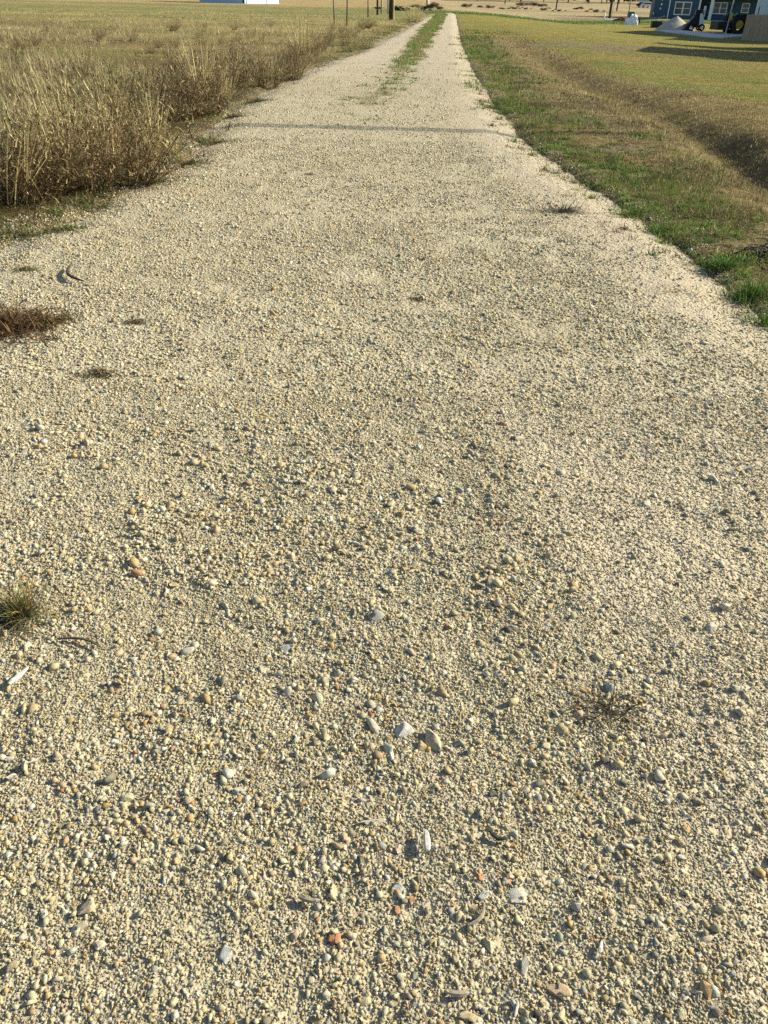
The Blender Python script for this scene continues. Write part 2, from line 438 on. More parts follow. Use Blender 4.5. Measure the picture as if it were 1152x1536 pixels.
def hull(seed, n, el=(.45, 1), fl=(.38, .8)):
    r = np.random.default_rng(seed)
    P = r.normal(size=(n, 3)); P /= np.linalg.norm(P, axis=1)[:, None]; P *= r.uniform(.75, 1.05, (n, 1))
    P *= np.array([1, r.uniform(*el), r.uniform(*fl)])
    bm = bmesh.new(); [bm.verts.new(p) for p in P]
    q = bmesh.ops.convex_hull(bm, input=bm.verts)
    bmesh.ops.delete(bm, geom=[v for v in bm.verts if not v.link_faces], context='VERTS')
    bmesh.ops.triangulate(bm, faces=bm.faces); bmesh.ops.recalc_face_normals(bm, faces=bm.faces); bm.verts.index_update()
    V = np.array([v.co[:] for v in bm.verts]); Fc = np.array([[v.index for v in f.verts] for f in bm.faces]); bm.free()
    return V / np.abs(V).max(), Fc
T2 = [stone_template(2, s, 14) for s in range(8)] + [hull(60 + s, 13, (.45, 1), (.35, .7)) for s in range(24)]
T1 = [hull(100 + s, 12) for s in range(30)]
T0 = [hull(200 + s, 8, (.55, 1), (.45, .9)) for s in range(24)]
PAL = np.array([(.59, .53, .352), (.52, .457, .30), (.555, .525, .42), (.46, .447, .39), (.665, .63, .51), (.465, .37, .22), (.30, .272, .212), (.52, .37, .18), (.44, .26, .155), (.69, .67, .61), (.16, .15, .14), (.56, .44, .315)])
PW = np.array([.27, .18, .13, .10, .08, .11, .05, .05, .010, .02, .008, .05]); PW = PW / PW.sum()
def stone_colors(n):
    c = PAL[rng.choice(len(PAL), n, p=PW)] * rng.uniform(.78, 1.14, (n, 1)) * (1 + .035 * rng.normal(size=(n, 1)) * np.array([1, 0, -1.2]))
    return np.clip(c, .02, .8)
def rotmats(n, tilt=.6):
    a = rng.uniform(0, 2 * np.pi, n); t = rng.normal(0, tilt, n); p = rng.uniform(0, 2 * np.pi, n)
    ca, sa_ = np.cos(a), np.sin(a); z = np.zeros(n); o = np.ones(n)
    Rz = np.stack([ca, -sa_, z, sa_, ca, z, z, z, o], 1).reshape(n, 3, 3)
    ax = np.stack([np.cos(p), np.sin(p), z], 1); ct, st = np.cos(t), np.sin(t)
    K = np.zeros((n, 3, 3)); K[:, 0, 2] = ax[:, 1]; K[:, 2, 0] = -ax[:, 1]; K[:, 1, 2] = -ax[:, 0]; K[:, 2, 1] = ax[:, 0]
    Rt = np.eye(3) + st[:, None, None] * K + (1 - ct)[:, None, None] * (K @ K)
    return Rt @ Rz
class Bag:
    def __init__(s): s.V = []; s.F = {}; s.C = []; s.n = 0
    def add(s, V, faces, C):
        s.V.append(V.reshape(-1, 3)); s.C.append(C.reshape(-1, 3))
        for f in faces: s.F.setdefault(f.shape[1], []).append(f + s.n)
        s.n += V.reshape(-1, 3).shape[0]
    def mesh(s, name, mat, smooth=False):
        return np_mesh(name, np.concatenate(s.V), [np.concatenate(v) for v in s.F.values()], np.concatenate(s.C), mat, smooth)
def add_stones(bag, P, r, tmpl, cols, tilt=.6):
    which = rng.integers(0, len(tmpl), len(P)); Rm = rotmats(len(P), tilt)
    for k, (V, Fc) in enumerate(tmpl):
        m = which == k; n = int(m.sum())
        if not n: continue
        W_ = np.einsum('nij,vj->nvi', Rm[m], V) * r[m][:, None, None] + P[m][:, None, :]
        Fa = (Fc[None] + (np.arange(n) * len(V))[:, None, None]).reshape(-1, 3)
        bag.add(W_, [Fa], np.repeat(cols[m][:, None, :], len(V), 1))
def in_view(X, Y, pad=40):
    d = np.stack([X, Y, -H + 0 * X], 1)
    z = d[:, 1] * math.cos(TH) + H * math.sin(TH)
    u = d[:, 0] / z * F; v = -(d[:, 1] * math.sin(TH) - H * math.cos(TH)) / z * F
    return (z > .1) & (np.abs(u) < 576 + 25 + pad) & (np.abs(v) < 768 + 15 + pad)
def sample_road(y0, y1, dens, coarse=True, over=.45):
    xa, xb = -3.4, 3.4 + max(0, (y1 - 17) * .09)
    n = int((xb - xa) * (y1 - y0) * dens)
    X = rng.uniform(xa, xb, n); Y = rng.uniform(y0, y1, n)
    e = np.minimum(X - xl(Y), xr(Y) - X)
    keep = rng.uniform(size=n) < ss(-over, .25, e + .5 * (fbm(X * 3, Y * 3, 71) - .5))
    cl = fbm(X * 5, Y * 5, 72, 3)
    if coarse:
        keep &= rng.uniform(size=n) < np.clip(.16 + 2.3 * (cl - .27), .08, 1) * (1 - .9 * sandy(X, Y))
    else:
        keep &= rng.uniform(size=n) < (1 - .55 * sandy(X, Y))
    m_ = (X > ml(Y)) & (X < mr(Y)) & (Y > 13)
    keep &= ~(m_ & (rng.uniform(size=n) < .75))
    keep &= in_view(X, Y)
    X, Y = X[keep], Y[keep]
    z = np.maximum(h_road(X, Y), np.where(np.minimum(X - xl(Y), xr(Y) - X) < 0, h_ground(X, Y), -9))
    return X, Y, z
gravel = Bag(); BIG = []
# (y0, y1, per m2, median radius, sigma, templates, coarse?)
for (y0, y1, dens, rm, sg, tm, coarse, rmax) in [
        (.45, 1.9, 44000, .0026, .34, T0, False, .006), (.45, 1.9, 12500, .0050, .40, T1, True, .012), (.45, 3.0, 700, .0100, .40, T2, True, .021),
        (1.9, 3.4, 16000, .0036, .30, T0, False, .008), (1.9, 3.4, 7500, .0058, .40, T1, True, .014), (3.0, 6.5, 220, .0115, .32, T2, True, .021),
        (3.4, 6.6, 8200, .0056, .40, T1, True, .014),
        (6.6, 11, 3800, .0067, .38, T0, True, .016), (11, 19, 650, .0090, .32, T0, True, .022), (19, 40, 60, .015, .3, T0, True, .026)]:
    X, Y, z = sample_road(y0, y1, dens, coarse)
    r = np.clip(rm * np.exp(sg * rng.normal(size=len(X))), rm * .4, rmax)
    cols = stone_colors(len(X))
    P = np.stack([X, Y, z + r * rng.uniform(-.25, .38, len(X))], 1)
    if tm is T2:                                   # the largest become objects of their own
        key = r / Y ** 1.0
        order = np.argsort(-key)[:70 if y0 < 1 else 50]
        sel = np.zeros(len(X), bool); sel[order] = True
        BIG += [(P[k], r[k], cols[k]) for k in order]
        P, r, cols = P[~sel], r[~sel], cols[~sel]
    add_stones(gravel, P, r, tm, cols)
tag(link('gravel', gravel.mesh('gravel', M_STONE)), 'loose cream and grey limestone gravel covering the road', 'gravel', kind='stuff')

def stone_obj(px, py, w, col, label, flat=.6, elong=1.0, rz=None, seed=None, xyz=None, group=None, cuts=16, lift=.22, name='stone'):
    """one bigger stone; w = its width in photo pixels (or metres with xyz)"""
    if xyz is None:
        x, y = gp(px, py); z = gz(x, y)
        depth = y * math.cos(TH) + H * math.sin(TH); rad = w * 1.18 * depth / F / 2
    else:
        x, y, z = xyz; rad = w
    V, Fc = stone_template(3, 1000 + (seed if seed is not None else int(px * 7 + py)), cuts)
    V = V * np.array([1, elong, 1]); V[:, 2] *= flat / max(1e-6, np.abs(V[:, 2]).max()); V = V * rad
    rr = np.random.default_rng(int(px * 3 + py * 11))
    C = np.array(col) * (1 + .05 * rr.normal(size=(len(V), 1)))
    me = np_mesh(name, V, [Fc], C, M_STONE)
    o = link(name, me, None, (x, y, z + rad * flat * lift), (rr.normal() * .15, rr.normal() * .15, rr.uniform(0, 6.28) if rz is None else rz))
    return tag(o, label, 'stone', group)
def stone_kind(c):
    r_, g_, b_ = c
    if r_ > g_ * 1.6: return 'rust coloured stone chip lying loose on the gravel'
    if r_ > b_ * 1.7: return 'tan or ochre limestone chip lying loose on the gravel'
    if r_ < .33: return 'dull dark grey stone chip lying loose on the gravel'
    if r_ < b_ * 1.32: return 'pale grey limestone chip lying loose on the gravel'
    return 'cream limestone chip lying loose on the gravel'
for k, (p, r, c) in enumerate(BIG):
    stone_obj(k * 13, 7, r, c, stone_kind(c), .55, .6 + .4 * ((k * 37) % 10) / 10, None, k % 60, (p[0], p[1], p[2] - .25 * r), 'larger loose stones on the gravel road', cuts=18)
G_ = 'larger loose stones on the gravel road'
for a in [
    (650, 1118, 48, (.52, .45, .31), 'large tan wedge shaped stone, biggest on the road', .55, .62, 2.3),
    (560, 1098, 38, (.50, .46, .37), 'pale grey wedge stone left of the biggest tan stone', .5, .65, 2.2),
    (602, 1106, 34, (.56, .54, .49), 'whitish broken stone between the two wedge stones', .5, .7, .4),
    (632, 1130, 24, (.55, .45, .27), 'yellowish rounded stone just below left of the biggest tan stone', .8, .9, .3),
    (505, 1418, 24, (.46, .155, .06), 'orange red brick lump at the bottom, largest of the red pieces', .6, 1.45, .1),
    (717, 1326, 19, (.43, .14, .065), 'dark red oval brick piece above a pale grey pebble', .6, 1.5, .1),
    (759, 1331, 20, (.46, .22, .09), 'orange brown crumbly piece right of the dark red oval', .6, .9, .4),
    (726, 1351, 24, (.52, .53, .51), 'pale blue grey pebble just below the dark red oval piece', .6, 1.1, .6),
    (775, 1357, 38, (.58, .55, .48), 'flat round whitish stone set into the gravel', .3, .9, .2),
    (833, 1493, 40, (.56, .42, .29), 'flat pinkish stone near the bottom edge', .3, .75, -.4),
    (1057, 1493, 36, (.52, .33, .14), 'orange tan wedge stone near the bottom right corner', .5, .8, -.6),
    (787, 1458, 32, (.60, .57, .50), 'whitish lumpy stone above left of the flat pinkish stone', .45, .9, 1.0),
    (708, 1193, 15, (.44, .20, .09), 'small orange brown pebble beside a yellow one in the middle', .8, .9, .5),
    (556, 1078, 18, (.42, .13, .06), 'small red chip touching the grey wedge stone', .5, .6, -.2),
    (617, 1356, 14, (.46, .20, .10), 'upper of two small orange chips left of a flat sliver', .6, 1.1, .5),
    (596, 1371, 14, (.46, .19, .09), 'lower of two small orange chips left of a flat sliver', .6, 1.0, 1.5),
    (430, 979, 22, (.44, .45, .44), 'blue grey stone with a dark shadow, left of the centre', .7, .9, .5),
    (620, 800, 17, (.58, .54, .45), 'small upright cream stone in the middle of the road', 1.0, .9, .2),
    (586, 762, 20, (.52, .45, .31), 'cream stone casting a dark shadow in mid road', .8, .9, 1.2),
    (358, 1197, 22, (.52, .50, .43), 'round grey disc shaped pebble in the left lower gravel', .35, .95, .4),
    (556, 1243, 42, (.50, .47, .39), 'broad flat grey stone half buried in the middle', .3, .8, .3),
    (340, 1444, 26, (.50, .51, .49), 'thin blue grey slab standing among the pebbles at lower left', .4, 1.2, .2),
    (600, 1342, 26, (.44, .45, .43), 'dull blue grey flat pebble above the small orange chips', .4, .8, .6),
    (137, 1368, 28, (.50, .43, .31), 'tan squarish pebble at lower left, near a pale grey one', .8, .9, .3),
    (128, 1396, 26, (.46, .41, .32), 'brownish grey wedge pebble just below the tan squarish one', .7, 1.1, .8),
    (106, 1408, 14, (.58, .54, .45), 'small round pale pebble at the lower left corner', .9, .95, .1),
    (81, 1438, 15, (.52, .30, .15), 'orange tan pebble near the lower left corner', .8, 1.0, .4),
    (153, 1428, 17, (.60, .56, .46), 'smooth egg shaped cream pebble at lower left', .8, .85, .1),
    (1085, 918, 26, (.56, .52, .43), 'pale stone on the right side beside a rutted patch', .6, .8, .3),
    (1064, 945, 24, (.54, .51, .44), 'pale grey stone on the right, below another pale one', .7, .9, .9),
    (1100, 716, 20, (.58, .54, .46), 'flat pale stone high on the right side of the road', .5, .8, .2),
    (780, 660, 22, (.56, .51, .40), 'flat pale stone lying in the upper middle of the road', .35, .6, .1),
    (751, 640, 11, (.44, .15, .07), 'small red chip in the upper middle of the road', .7, 1, .1),
    (738, 908, 15, (.44, .16, .07), 'flat red chip in the middle right of the road', .4, .7, .3),
    (314, 668, 24, (.60, .55, .44), 'flat cream flake on the left half of the road', .3, .5, -.3),
    (19, 1046, 16, (.58, .54, .43), 'cream stone next to the bleached splinter at the left edge', .8, .9, .3),
    (596, 1280, 20, (.52, .43, .36), 'pinkish square stone left of the upright white splinter', .4, .9, .1),
    (1037, 1075, 14, (.22, .22, .21), 'dark slate grey pebble right of the dead weed tuft', .7, .9, .3),
    (962, 1117, 9, (.035, .035, .035), 'tiny black cinder right of the dead weed tuft', .9, .9, .3),
    (795, 1150, 12, (.86, .86, .86), 'bright white chip standing out in the right middle', .8, 1.3, -.5),
    (96, 1020, 17, (.62, .57, .44), 'pale curved flake right of the bleached splinter', .3, .45, -.4),
    (708, 1375, 18, (.56, .46, .28), 'yellowish slanted pebble right of the small orange chips', .5, 1.1, .8),
    (640, 1366, 22, (.54, .48, .34), 'long flat tan sliver right of the two orange chips', .3, .4, .9),
    (520, 1180, 16, (.54, .43, .22), 'yellow ochre pebble in the middle of the lower gravel', .8, 1.0, .3)]:
    cr = np.array(a[3])
    if cr[0] > 1.5 * cr[1]: cr = cr * .72 + np.array((.50, .43, .31)) * .28
    stone_obj(*a[:3], tuple(cr), a[4], a[5] * .8, *a[6:], group=G_)

# ------------------------------------------------------------------ sticks and splinters
def stick(px0, py0, px1, py1, r, mat, label, name='stick', lift=.004, bend=.0):
    a = Vector((*gp(px0, py0), 0)); c = Vector((*gp(px1, py1), 0))
    a.z = gz(a.x, a.y) + lift + r; c.z = gz(c.x, c.y) + lift + r
    perp = (c - a).cross(Vector((0, 0, 1)))
    pts = []
    for k in range(7):
        t = k / 6
        pts.append(a.lerp(c, t) + perp * bend * math.sin(t * math.pi) + Vector((0, 0, .15 * r * random.uniform(-1, 1))))
    m = MB().tube(pts, [r * q * random.uniform(.9, 1.1) for q in (.6, .95, 1, 1, .95, .8, .35)], 6)
    return tag(m.build(name, mat), label, 'stick')
stick(640, 1290, 638, 1259, .0075, M_BLEACH, 'short bleached white splinter standing out in the lower middle', 'wood_splinter', .01)
stick(17, 1036, 45, 1012, .0075, M_BLEACH, 'bleached flat splinter lying at the left edge', 'wood_splinter', .008)
stick(449, 1357, 481, 1363, .006, M_WOODDRY, 'brown knobbly twig lying in the lower middle', 'twig', .008, .1)
stick(672, 1501, 702, 1500, .006, M_WOODDRY, 'weathered brown twig near the bottom edge', 'twig', .008, .05)
stick(733, 1262, 760, 1272, .006, simple('charred_wood', (.05, .047, .045), .9, .3, 60), 'charred dark curl of bark in the lower right middle', 'bark_piece', .008, .25)
stick(700, 1400, 724, 1368, .004, M_WOODDRY, 'thin tan stem curving beside a yellowish pebble', 'twig', .006, .2)
stick(770, 1535, 775, 1513, .003, M_BLEACH, 'tiny pale straw piece at the bottom edge', 'straw', .006)
stick(896, 1439, 899, 1422, .004, M_BLEACH, 'small white splinter in the lower right gravel', 'wood_splinter', .006)
stick(88, 966, 155, 982, .004, simple('dark_twig', (.10, .085, .07), .9, .3, 50), 'dark thin twig right of the green tuft at the left', 'twig', .008, -.12)
stick(108, 408, 128, 432, .010, simple('dark_root', (.055, .045, .035), .9, .3, 50), 'dark crooked stick on the left side under the weeds', 'stick', .02, .15)
stick(36, 1160, 66, 1150, .002, M_BLEACH, 'fine pale straw at the far left', 'straw', .008, .1)

# ------------------------------------------------------------------ grass blades
def blades(bag, P, hgt, wid, lean, az, col, tipmul=1.15, seg=2, droop=.5, basemul=.75):
    """P (n,3) roots. Ribbons that lean towards az by lean (0 upright, 1 flat) and droop."""
    n = len(P)
    if n == 0: return
    face = rng.uniform(0, np.pi, n)
    side = np.stack([np.cos(face), np.sin(face), np.zeros(n)], 1) * wid[:, None] * .5
    dirv = np.stack([np.cos(az), np.sin(az)], 1)
    lv = []; lc = []
    for k in range(seg + 1):
        t = k / seg
        ang = np.clip(lean * np.pi / 2 * (1 + droop * t), 0, 1.75)
        s = hgt * t
        horiz = np.sin(ang) * s; vert = np.cos(ang) * s
        c = P + np.stack([dirv[:, 0] * horiz, dirv[:, 1] * horiz, vert], 1)
        w = 1.0 if k < seg else 0
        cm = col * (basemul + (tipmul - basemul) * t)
        if k < seg:
            taper = 1 - .35 * t
            lv += [c - side * taper, c + side * taper]; lc += [cm, cm]
        else:
            lv.append(c); lc.append(cm)
    nv = 2 * seg + 1
    V = np.stack(lv, 1); C = np.stack(lc, 1)
    base = (np.arange(n) * nv)[:, None]
    faces = []
    if seg > 1:
        q = np.concatenate([base + np.array([[2 * k, 2 * k + 1, 2 * k + 3, 2 * k + 2]]) for k in range(seg - 1)])
        faces.append(q)
    faces.append(base + np.array([[2 * seg - 2, 2 * seg - 1, 2 * seg]]))
    bag.add(V, faces, np.clip(C, .005, .9))
def pick(cols, w, n):
    cols = np.array(cols); w = np.array(w, float)
    return cols[rng.choice(len(cols), n, p=w / w.sum())] * rng.uniform(.75, 1.25, (n, 1))
STRAW = [(.68, .59, .35), (.55, .46, .26), (.38, .295, .16), (.19, .13, .07), (.36, .36, .15), (.19, .24, .08)]

def scatter(n, x0, x1, y0, y1, dens_fn):
    X = rng.uniform(x0, x1, n); Y = rng.uniform(y0, y1, n)
    k = in_view(X, Y, 60) & (rng.uniform(size=n) < dens_fn(X, Y))
    return X[k], Y[k]
# --- left field: tall seeding grass, thinner and wider with distance
fld = Bag()
scal = lambda Y: .95 * ss(.42, .62, fbm(Y * .42 * (1 - .3 * ss(15, 40, Y)) + 1.7, Y * 0 + 5.0, 88))
def left_d(X, Y): return ss(.05, .9, xl(Y) - scal(Y) - X + .9 * (fbm(X * 1.2, Y * 1.2, 81) - .5)) * np.clip(3.2 * fbm(X * .6, Y * .6, 82) - 1.05, .06, 1) * (1 - .78 * (1 - ss(1.0, 1.9, xl(Y) - X)) * (1 - ss(16, 26, Y)))
for (n, x0, y0, y1, hm, w) in [(30000, -9, 5.6, 13, .36, .008), (34000, -16, 13, 24, .24, .011), (30000, -30, 24, 42, .14, .016), (22000, -50, 42, 75, .12, .03)]:
    X, Y = scatter(n, x0, xl(y1) if y1 > 30 else -1.9, y0, y1, left_d)
    n_ = len(X)
    P = np.stack([X, Y, h_ground(X, Y) - .01], 1)
    patch = fbm(X * .5, Y * .5, 83)
    hh = hm * rng.uniform(.35, 1.25, n_) * (.6 + .8 * patch) * (.35 + .65 * ss(.2, 1.0, xl(Y) - X))
    g = (rng.uniform(size=n_) < np.clip(.34 + 3.0 * (fbm(X * .3, Y * .3, 84) - .47) + .3 * ss(55, 70, Y), .06, .85))
    g &= rng.uniform(size=n_) < .85
    col = np.where(g[:, None], pick(STRAW, [1, 1.4, 1.2, .9, 4, 2.4], n_), pick(STRAW, [3.4, 3.6, 2.0, 1.2, 1.0, .3], n_))
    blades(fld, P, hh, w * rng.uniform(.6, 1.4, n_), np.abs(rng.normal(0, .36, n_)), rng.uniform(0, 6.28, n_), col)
    # seed heads on tall straws
    m = rng.uniform(size=n_) < .05
    k = int(m.sum()); az = rng.uniform(0, 6.28, k); ln = np.abs(rng.normal(.12, .1, k))
    blades(fld, P[m], hh[m] * 1.7 + .12, w * .7 * np.ones(k), ln, az, pick([(.52, .43, .24), (.42, .33, .19)], [1, 1], k), seg=3)
tag(link('field_grass', fld.mesh('field_grass', M_GRASS)), 'tall dry seeding grass filling the field left of the road', 'grass', kind='stuff')

# --- right verge: short green and brown mat
vg = Bag()
def right_d(X, Y): return ss(-.15, .3, X - xr(Y) + .8 * (fbm(X * 2.2, Y * 2.2, 91) - .5))
for (n, x1, y0, y1, hm, w) in [(100000, 6.2, 4.0, 9, .042, .0040), (85000, 10, 9, 16, .048, .0065), (70000, 15, 16, 28, .055, .012), (40000, 20, 28, 50, .065, .026)]:
    X, Y = scatter(n, 1.4, x1, y0, y1, right_d)
    n_ = len(X)
    P = np.stack([X, Y, h_ground(X, Y) - .004], 1)
    dr = X - xr(Y); d = X - XD(Y)
    gp_ = fbm(X * 1.6, Y * 1.6, 92) + .42 * np.exp(-((dr - .35) / .5) ** 2) + .17 * (1 - ss(.9, 2.0, dr)) - .22 * ss(.9, 2.0, dr)
    bare = fbm(X * 1.5, Y * 1.5, 95)
    lawn = ss(.5, 1.6, d - 2.4 * (1 - ss(13, 20, Y))) * ss(11, 18, Y + .35 * X)
    keep = rng.uniform(size=n_) < np.clip(1.1 - 1.9 * ss(.46, .62, bare) * (1 - ss(1.5, 2.6, dr)), .05, 1) * (1 - .45 * lawn)
    strip_ = np.exp(-((dr - .45) / .55) ** 2) * (.35 + 1.0 * ss(.35, .55, fbm(X * 1.2, Y * .9, 89)))
    gprob = np.maximum(.95 * ss(.47, .68, gp_ + .5 * (fbm(X * 6, Y * 6, 93) - .5)), np.clip(strip_, 0, .9))
    green = rng.uniform(size=n_) < gprob
    col = np.where(green[:, None], pick([(.13, .23, .04), (.20, .29, .06), (.10, .15, .04), (.29, .30, .10), (.25, .20, .11)], [2.6, 2.6, 1.6, 1.4, .8], n_),
                   pick([(.34, .265, .135), (.46, .375, .19), (.58, .48, .26), (.17, .125, .07), (.34, .34, .12)], [2.2, 3.2, 2.4, 1.2, 2.2], n_))
    lsel = (fbm(X * .35, Y * .9, 86) + .3 * (fbm(X * 2, Y * 3, 87) - .5) > .47)[:, None]
    lc = np.where(lsel, pick([(.54, .44, .22), (.47, .39, .17)], [1, 1], n_), pick([(.46, .39, .16), (.35, .34, .12), (.52, .42, .20), (.25, .28, .09)], [3, 3, 1.5, 1.5], n_))
    col = np.where((rng.uniform(size=n_) < lawn)[:, None], lc, col)
    hh = hm * .85 * rng.uniform(.4, 1.5, n_) * (1 + .7 * green * ss(.5, .7, gp_)) * (1 - .45 * lawn)
    rim = np.exp(-((d + .75) / .4) ** 2) * (1 - ss(15, 22, Y)); hh = hh * (1 + .7 * rim)
    col = np.where((rng.uniform(size=n_) < .7 * rim)[:, None], pick([(.56, .45, .24), (.44, .34, .18)], [1, 1], n_), col)
    dk = ss(.5, .62, fbm(X * 1.0 + 3, Y * 1.6, 94)) * (1 - lawn) * .75
    col = np.where((rng.uniform(size=n_) < dk)[:, None], pick([(.13, .10, .055), (.20, .15, .085), (.11, .12, .05)], [1, 1, .8], n_), col)
    k = keep
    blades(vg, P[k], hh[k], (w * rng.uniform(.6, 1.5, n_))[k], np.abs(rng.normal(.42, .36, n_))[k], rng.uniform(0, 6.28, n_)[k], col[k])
# lumps: leafy green weeds hugging the road edge, dead thatch clumps behind them
def lumps(n, y0, y1, dmu, dsd, per, rad, ht, wid, cols, lean, gate, bag=None, base=None):
    Y = y0 + (y1 - y0) * rng.uniform(size=n) ** 1.5; X = (base or xr)(Y) + rng.normal(dmu, dsd, n)
    k = in_view(X, Y, 30) & (np.abs(X - (base or xr)(Y) - dmu) < 2.2 * dsd) & (rng.uniform(size=n) < gate(X, Y)); X, Y = X[k], Y[k]; n = len(X)
    rs = rad * rng.uniform(.5, 1.4, n) * (1 + Y / 40); m = per
    a = rng.uniform(0, 6.28, (n, m)); q = np.abs(rng.normal(0, .55, (n, m))) * rs[:, None]
    PX = (X[:, None] + np.cos(a) * q * 1.25).ravel(); PY = (Y[:, None] + np.sin(a) * q).ravel()
    zz = np.maximum(h_ground(PX, PY), np.where((PX < xr(PY)) & (PX > xl(PY)), h_road(PX, PY), -9))
    hs = (ht * rng.uniform(.5, 1.5, n)[:, None] * rng.uniform(.5, 1.2, (n, m))).ravel()
    bc = np.array(cols)[rng.integers(0, len(cols), n)]; c = (bc[:, None] * rng.uniform(.65, 1.3, (n, m))[:, :, None]).reshape(-1, 3)
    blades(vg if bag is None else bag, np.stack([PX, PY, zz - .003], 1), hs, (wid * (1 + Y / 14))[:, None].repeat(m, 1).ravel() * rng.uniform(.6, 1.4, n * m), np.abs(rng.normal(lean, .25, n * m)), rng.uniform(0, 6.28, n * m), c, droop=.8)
GRNS = [(.14, .25, .045), (.20, .31, .06), (.09, .14, .04), (.26, .29, .09), (.17, .27, .05), (.20, .18, .08)]
edge_gate = lambda X, Y: .10 + .75 * ss(.40, .62, fbm(X * 1.1, Y * .8, 111))
lumps(900, 4.2, 16, .45, .38, 60, .10, .055, .0055, GRNS, .55, edge_gate)
lumps(600, 14, 42, .50, .45, 40, .16, .075, .0055, GRNS, .5, edge_gate)
lumps(420, 4.2, 14, 1.5, .6, 50, .10, .05, .005, GRNS + [(.26, .25, .09)], .55, lambda X, Y: ss(.45, .6, fbm(X * .9, Y * .9, 112)))
lumps(1100, 4.5, 18, 1.5, .9, 50, .09, .06, .0045, [(.52, .42, .22), (.40, .31, .16), (.22, .16, .085), (.13, .095, .055), (.60, .50, .28)], .65, lambda X, Y: .8 + 0 * X)
lumps(260, 4.2, 20, -.12, .14, 26, .07, .03, .004, [(.20, .20, .07), (.30, .24, .12), (.15, .12, .06), (.18, .26, .06)], .75, edge_gate)
tag(link('verge_grass', vg.mesh('verge_grass', M_GRASS)), 'short mown green and brown grass on the right of the road', 'grass', kind='stuff')

# --- median strip and left shoulder
md = Bag()
X, Y = scatter(210000, -1.2, 5, 11, ROAD_END, lambda X, Y: ss(-.12, .1, X - ml(Y) + .9 * (fbm(X * 1.5, Y * 1.2, 96) - .5)) * ss(-.12, .1, mr(Y) - X + .9 * (fbm(X * 1.5, Y * 1.2, 97) - .5)) * ss(11.0, 16, Y) * ss(.30, .50, fbm(X * .8, Y * .45, 67) + .06 * ss(20, 40, Y) + .13) * ss(.3, .5, fbm(X * 1.4, Y * .9, 98) + .15 * ss(20, 30, Y)))
n_ = len(X); gch = rng.uniform(size=n_) < ss(.3, .5, fbm(X * 1.1, Y * .5, 99))
col = np.where(gch[:, None], pick([(.19, .28, .07), (.28, .32, .10), (.13, .19, .05)], [3, 3, 1.5], n_), pick([(.38, .31, .16), (.26, .21, .10)], [1, 1], n_))
blades(md, np.stack([X, Y, h_road(X, Y) - .004], 1), .06 * rng.uniform(.4, 1.5, n_) * (.5 + ss(15, 26, Y)), (.004 + .0004 * Y) * rng.uniform(.6, 1.4, n_), np.abs(rng.normal(.3, .3, n_)), rng.uniform(0, 6.28, n_), col)
lumps(420, 12.5, 60, 0, .28, 40, .10, .05, .0055, [(.18, .27, .06), (.27, .31, .09), (.13, .18, .05), (.34, .29, .14)], .55, lambda X, Y: ss(12, 17, Y) * (.2 + .8 * ss(.38, .52, fbm(X * .8, Y * .5, 113))), md, lambda Y: (ml(Y) + mr(Y)) / 2)
tag(link('median_grass', md.mesh('median_grass', M_GRASS)), 'ragged green grass strip between the two wheel tracks', 'grass', kind='stuff')
sh = Bag()
X, Y = scatter(60000, -4, 2, 3, 75, lambda X, Y: np.exp(-((X - xl(Y) + .05 + .5 * scal(Y)) / (.30 + .4 * scal(Y))) ** 2) * ss(.47, .62, fbm(X * 1.7, Y * 1.7, 101) + .12 * ss(7, 9, Y) + .16 * np.exp(-((Y - 7.2) / 1.6) ** 2)))
n_ = len(X); gch = rng.uniform(size=n_) < ss(.38, .55, fbm(X * .9, Y * .6, 102) + .1 * ss(20, 30, Y))
col = np.where(gch[:, None], pick([(.10, .15, .045), (.17, .21, .07), (.14, .13, .05)], [3, 2, 2], n_), pick([(.24, .18, .10), (.15, .105, .06), (.36, .28, .15)], [2, 2, 1], n_))
zz = np.maximum(h_ground(X, Y), h_road(X, Y))
blades(sh, np.stack([X, Y, zz - .004], 1), .07 * rng.uniform(.4, 1.5, n_), (.0035 + .0004 * Y) * rng.uniform(.6, 1.4, n_), np.abs(rng.normal(.45, .3, n_)), rng.uniform(0, 6.28, n_), col)
lumps(520, 5.6, 45, -.15, .24, 46, .11, .045, .0055, [(.16, .20, .06), (.26, .21, .11), (.12, .10, .05), (.36, .29, .15), (.18, .26, .06)], .65, lambda X, Y: .15 + .85 * ss(.42, .58, fbm(X * .9, Y * .8, 114)), sh, lambda Y: xl(Y) - .4 * scal(Y))
lumps(260, 5.2, 9.5, -.35, .22, 60, .13, .05, .006, [(.24, .19, .10), (.13, .10, .05), (.17, .19, .06), (.34, .27, .14)], .7, lambda X, Y: .85 + 0 * X, sh, xl)
tag(link('shoulder_grass', sh.mesh('shoulder_grass', M_GRASS)), 'thin low grass creeping over the left edge of the road', 'grass', kind='stuff')
# --- far green cross strip
cs = Bag()
X = rng.uniform(3, 45, 14000); Y = 97 + .9 * (np.minimum(X, 36) - 7) + rng.normal(0, 2.6, 14000)
blades(cs, np.stack([X, Y, h_ground(X, Y)], 1), .22 * rng.uniform(.4, 1.3, 14000), .06 * np.ones(14000), np.abs(rng.normal(.2, .2, 14000)), rng.uniform(0, 6.28, 14000), pick([(.14, .24, .06), (.20, .28, .09), (.30, .30, .14)], [3, 2, 1], 14000), seg=1)
tag(link('crossing_grass', cs.mesh('crossing_grass', M_GRASS)), 'brighter green grass strip crossing beyond the end of the road', 'grass', kind='stuff')

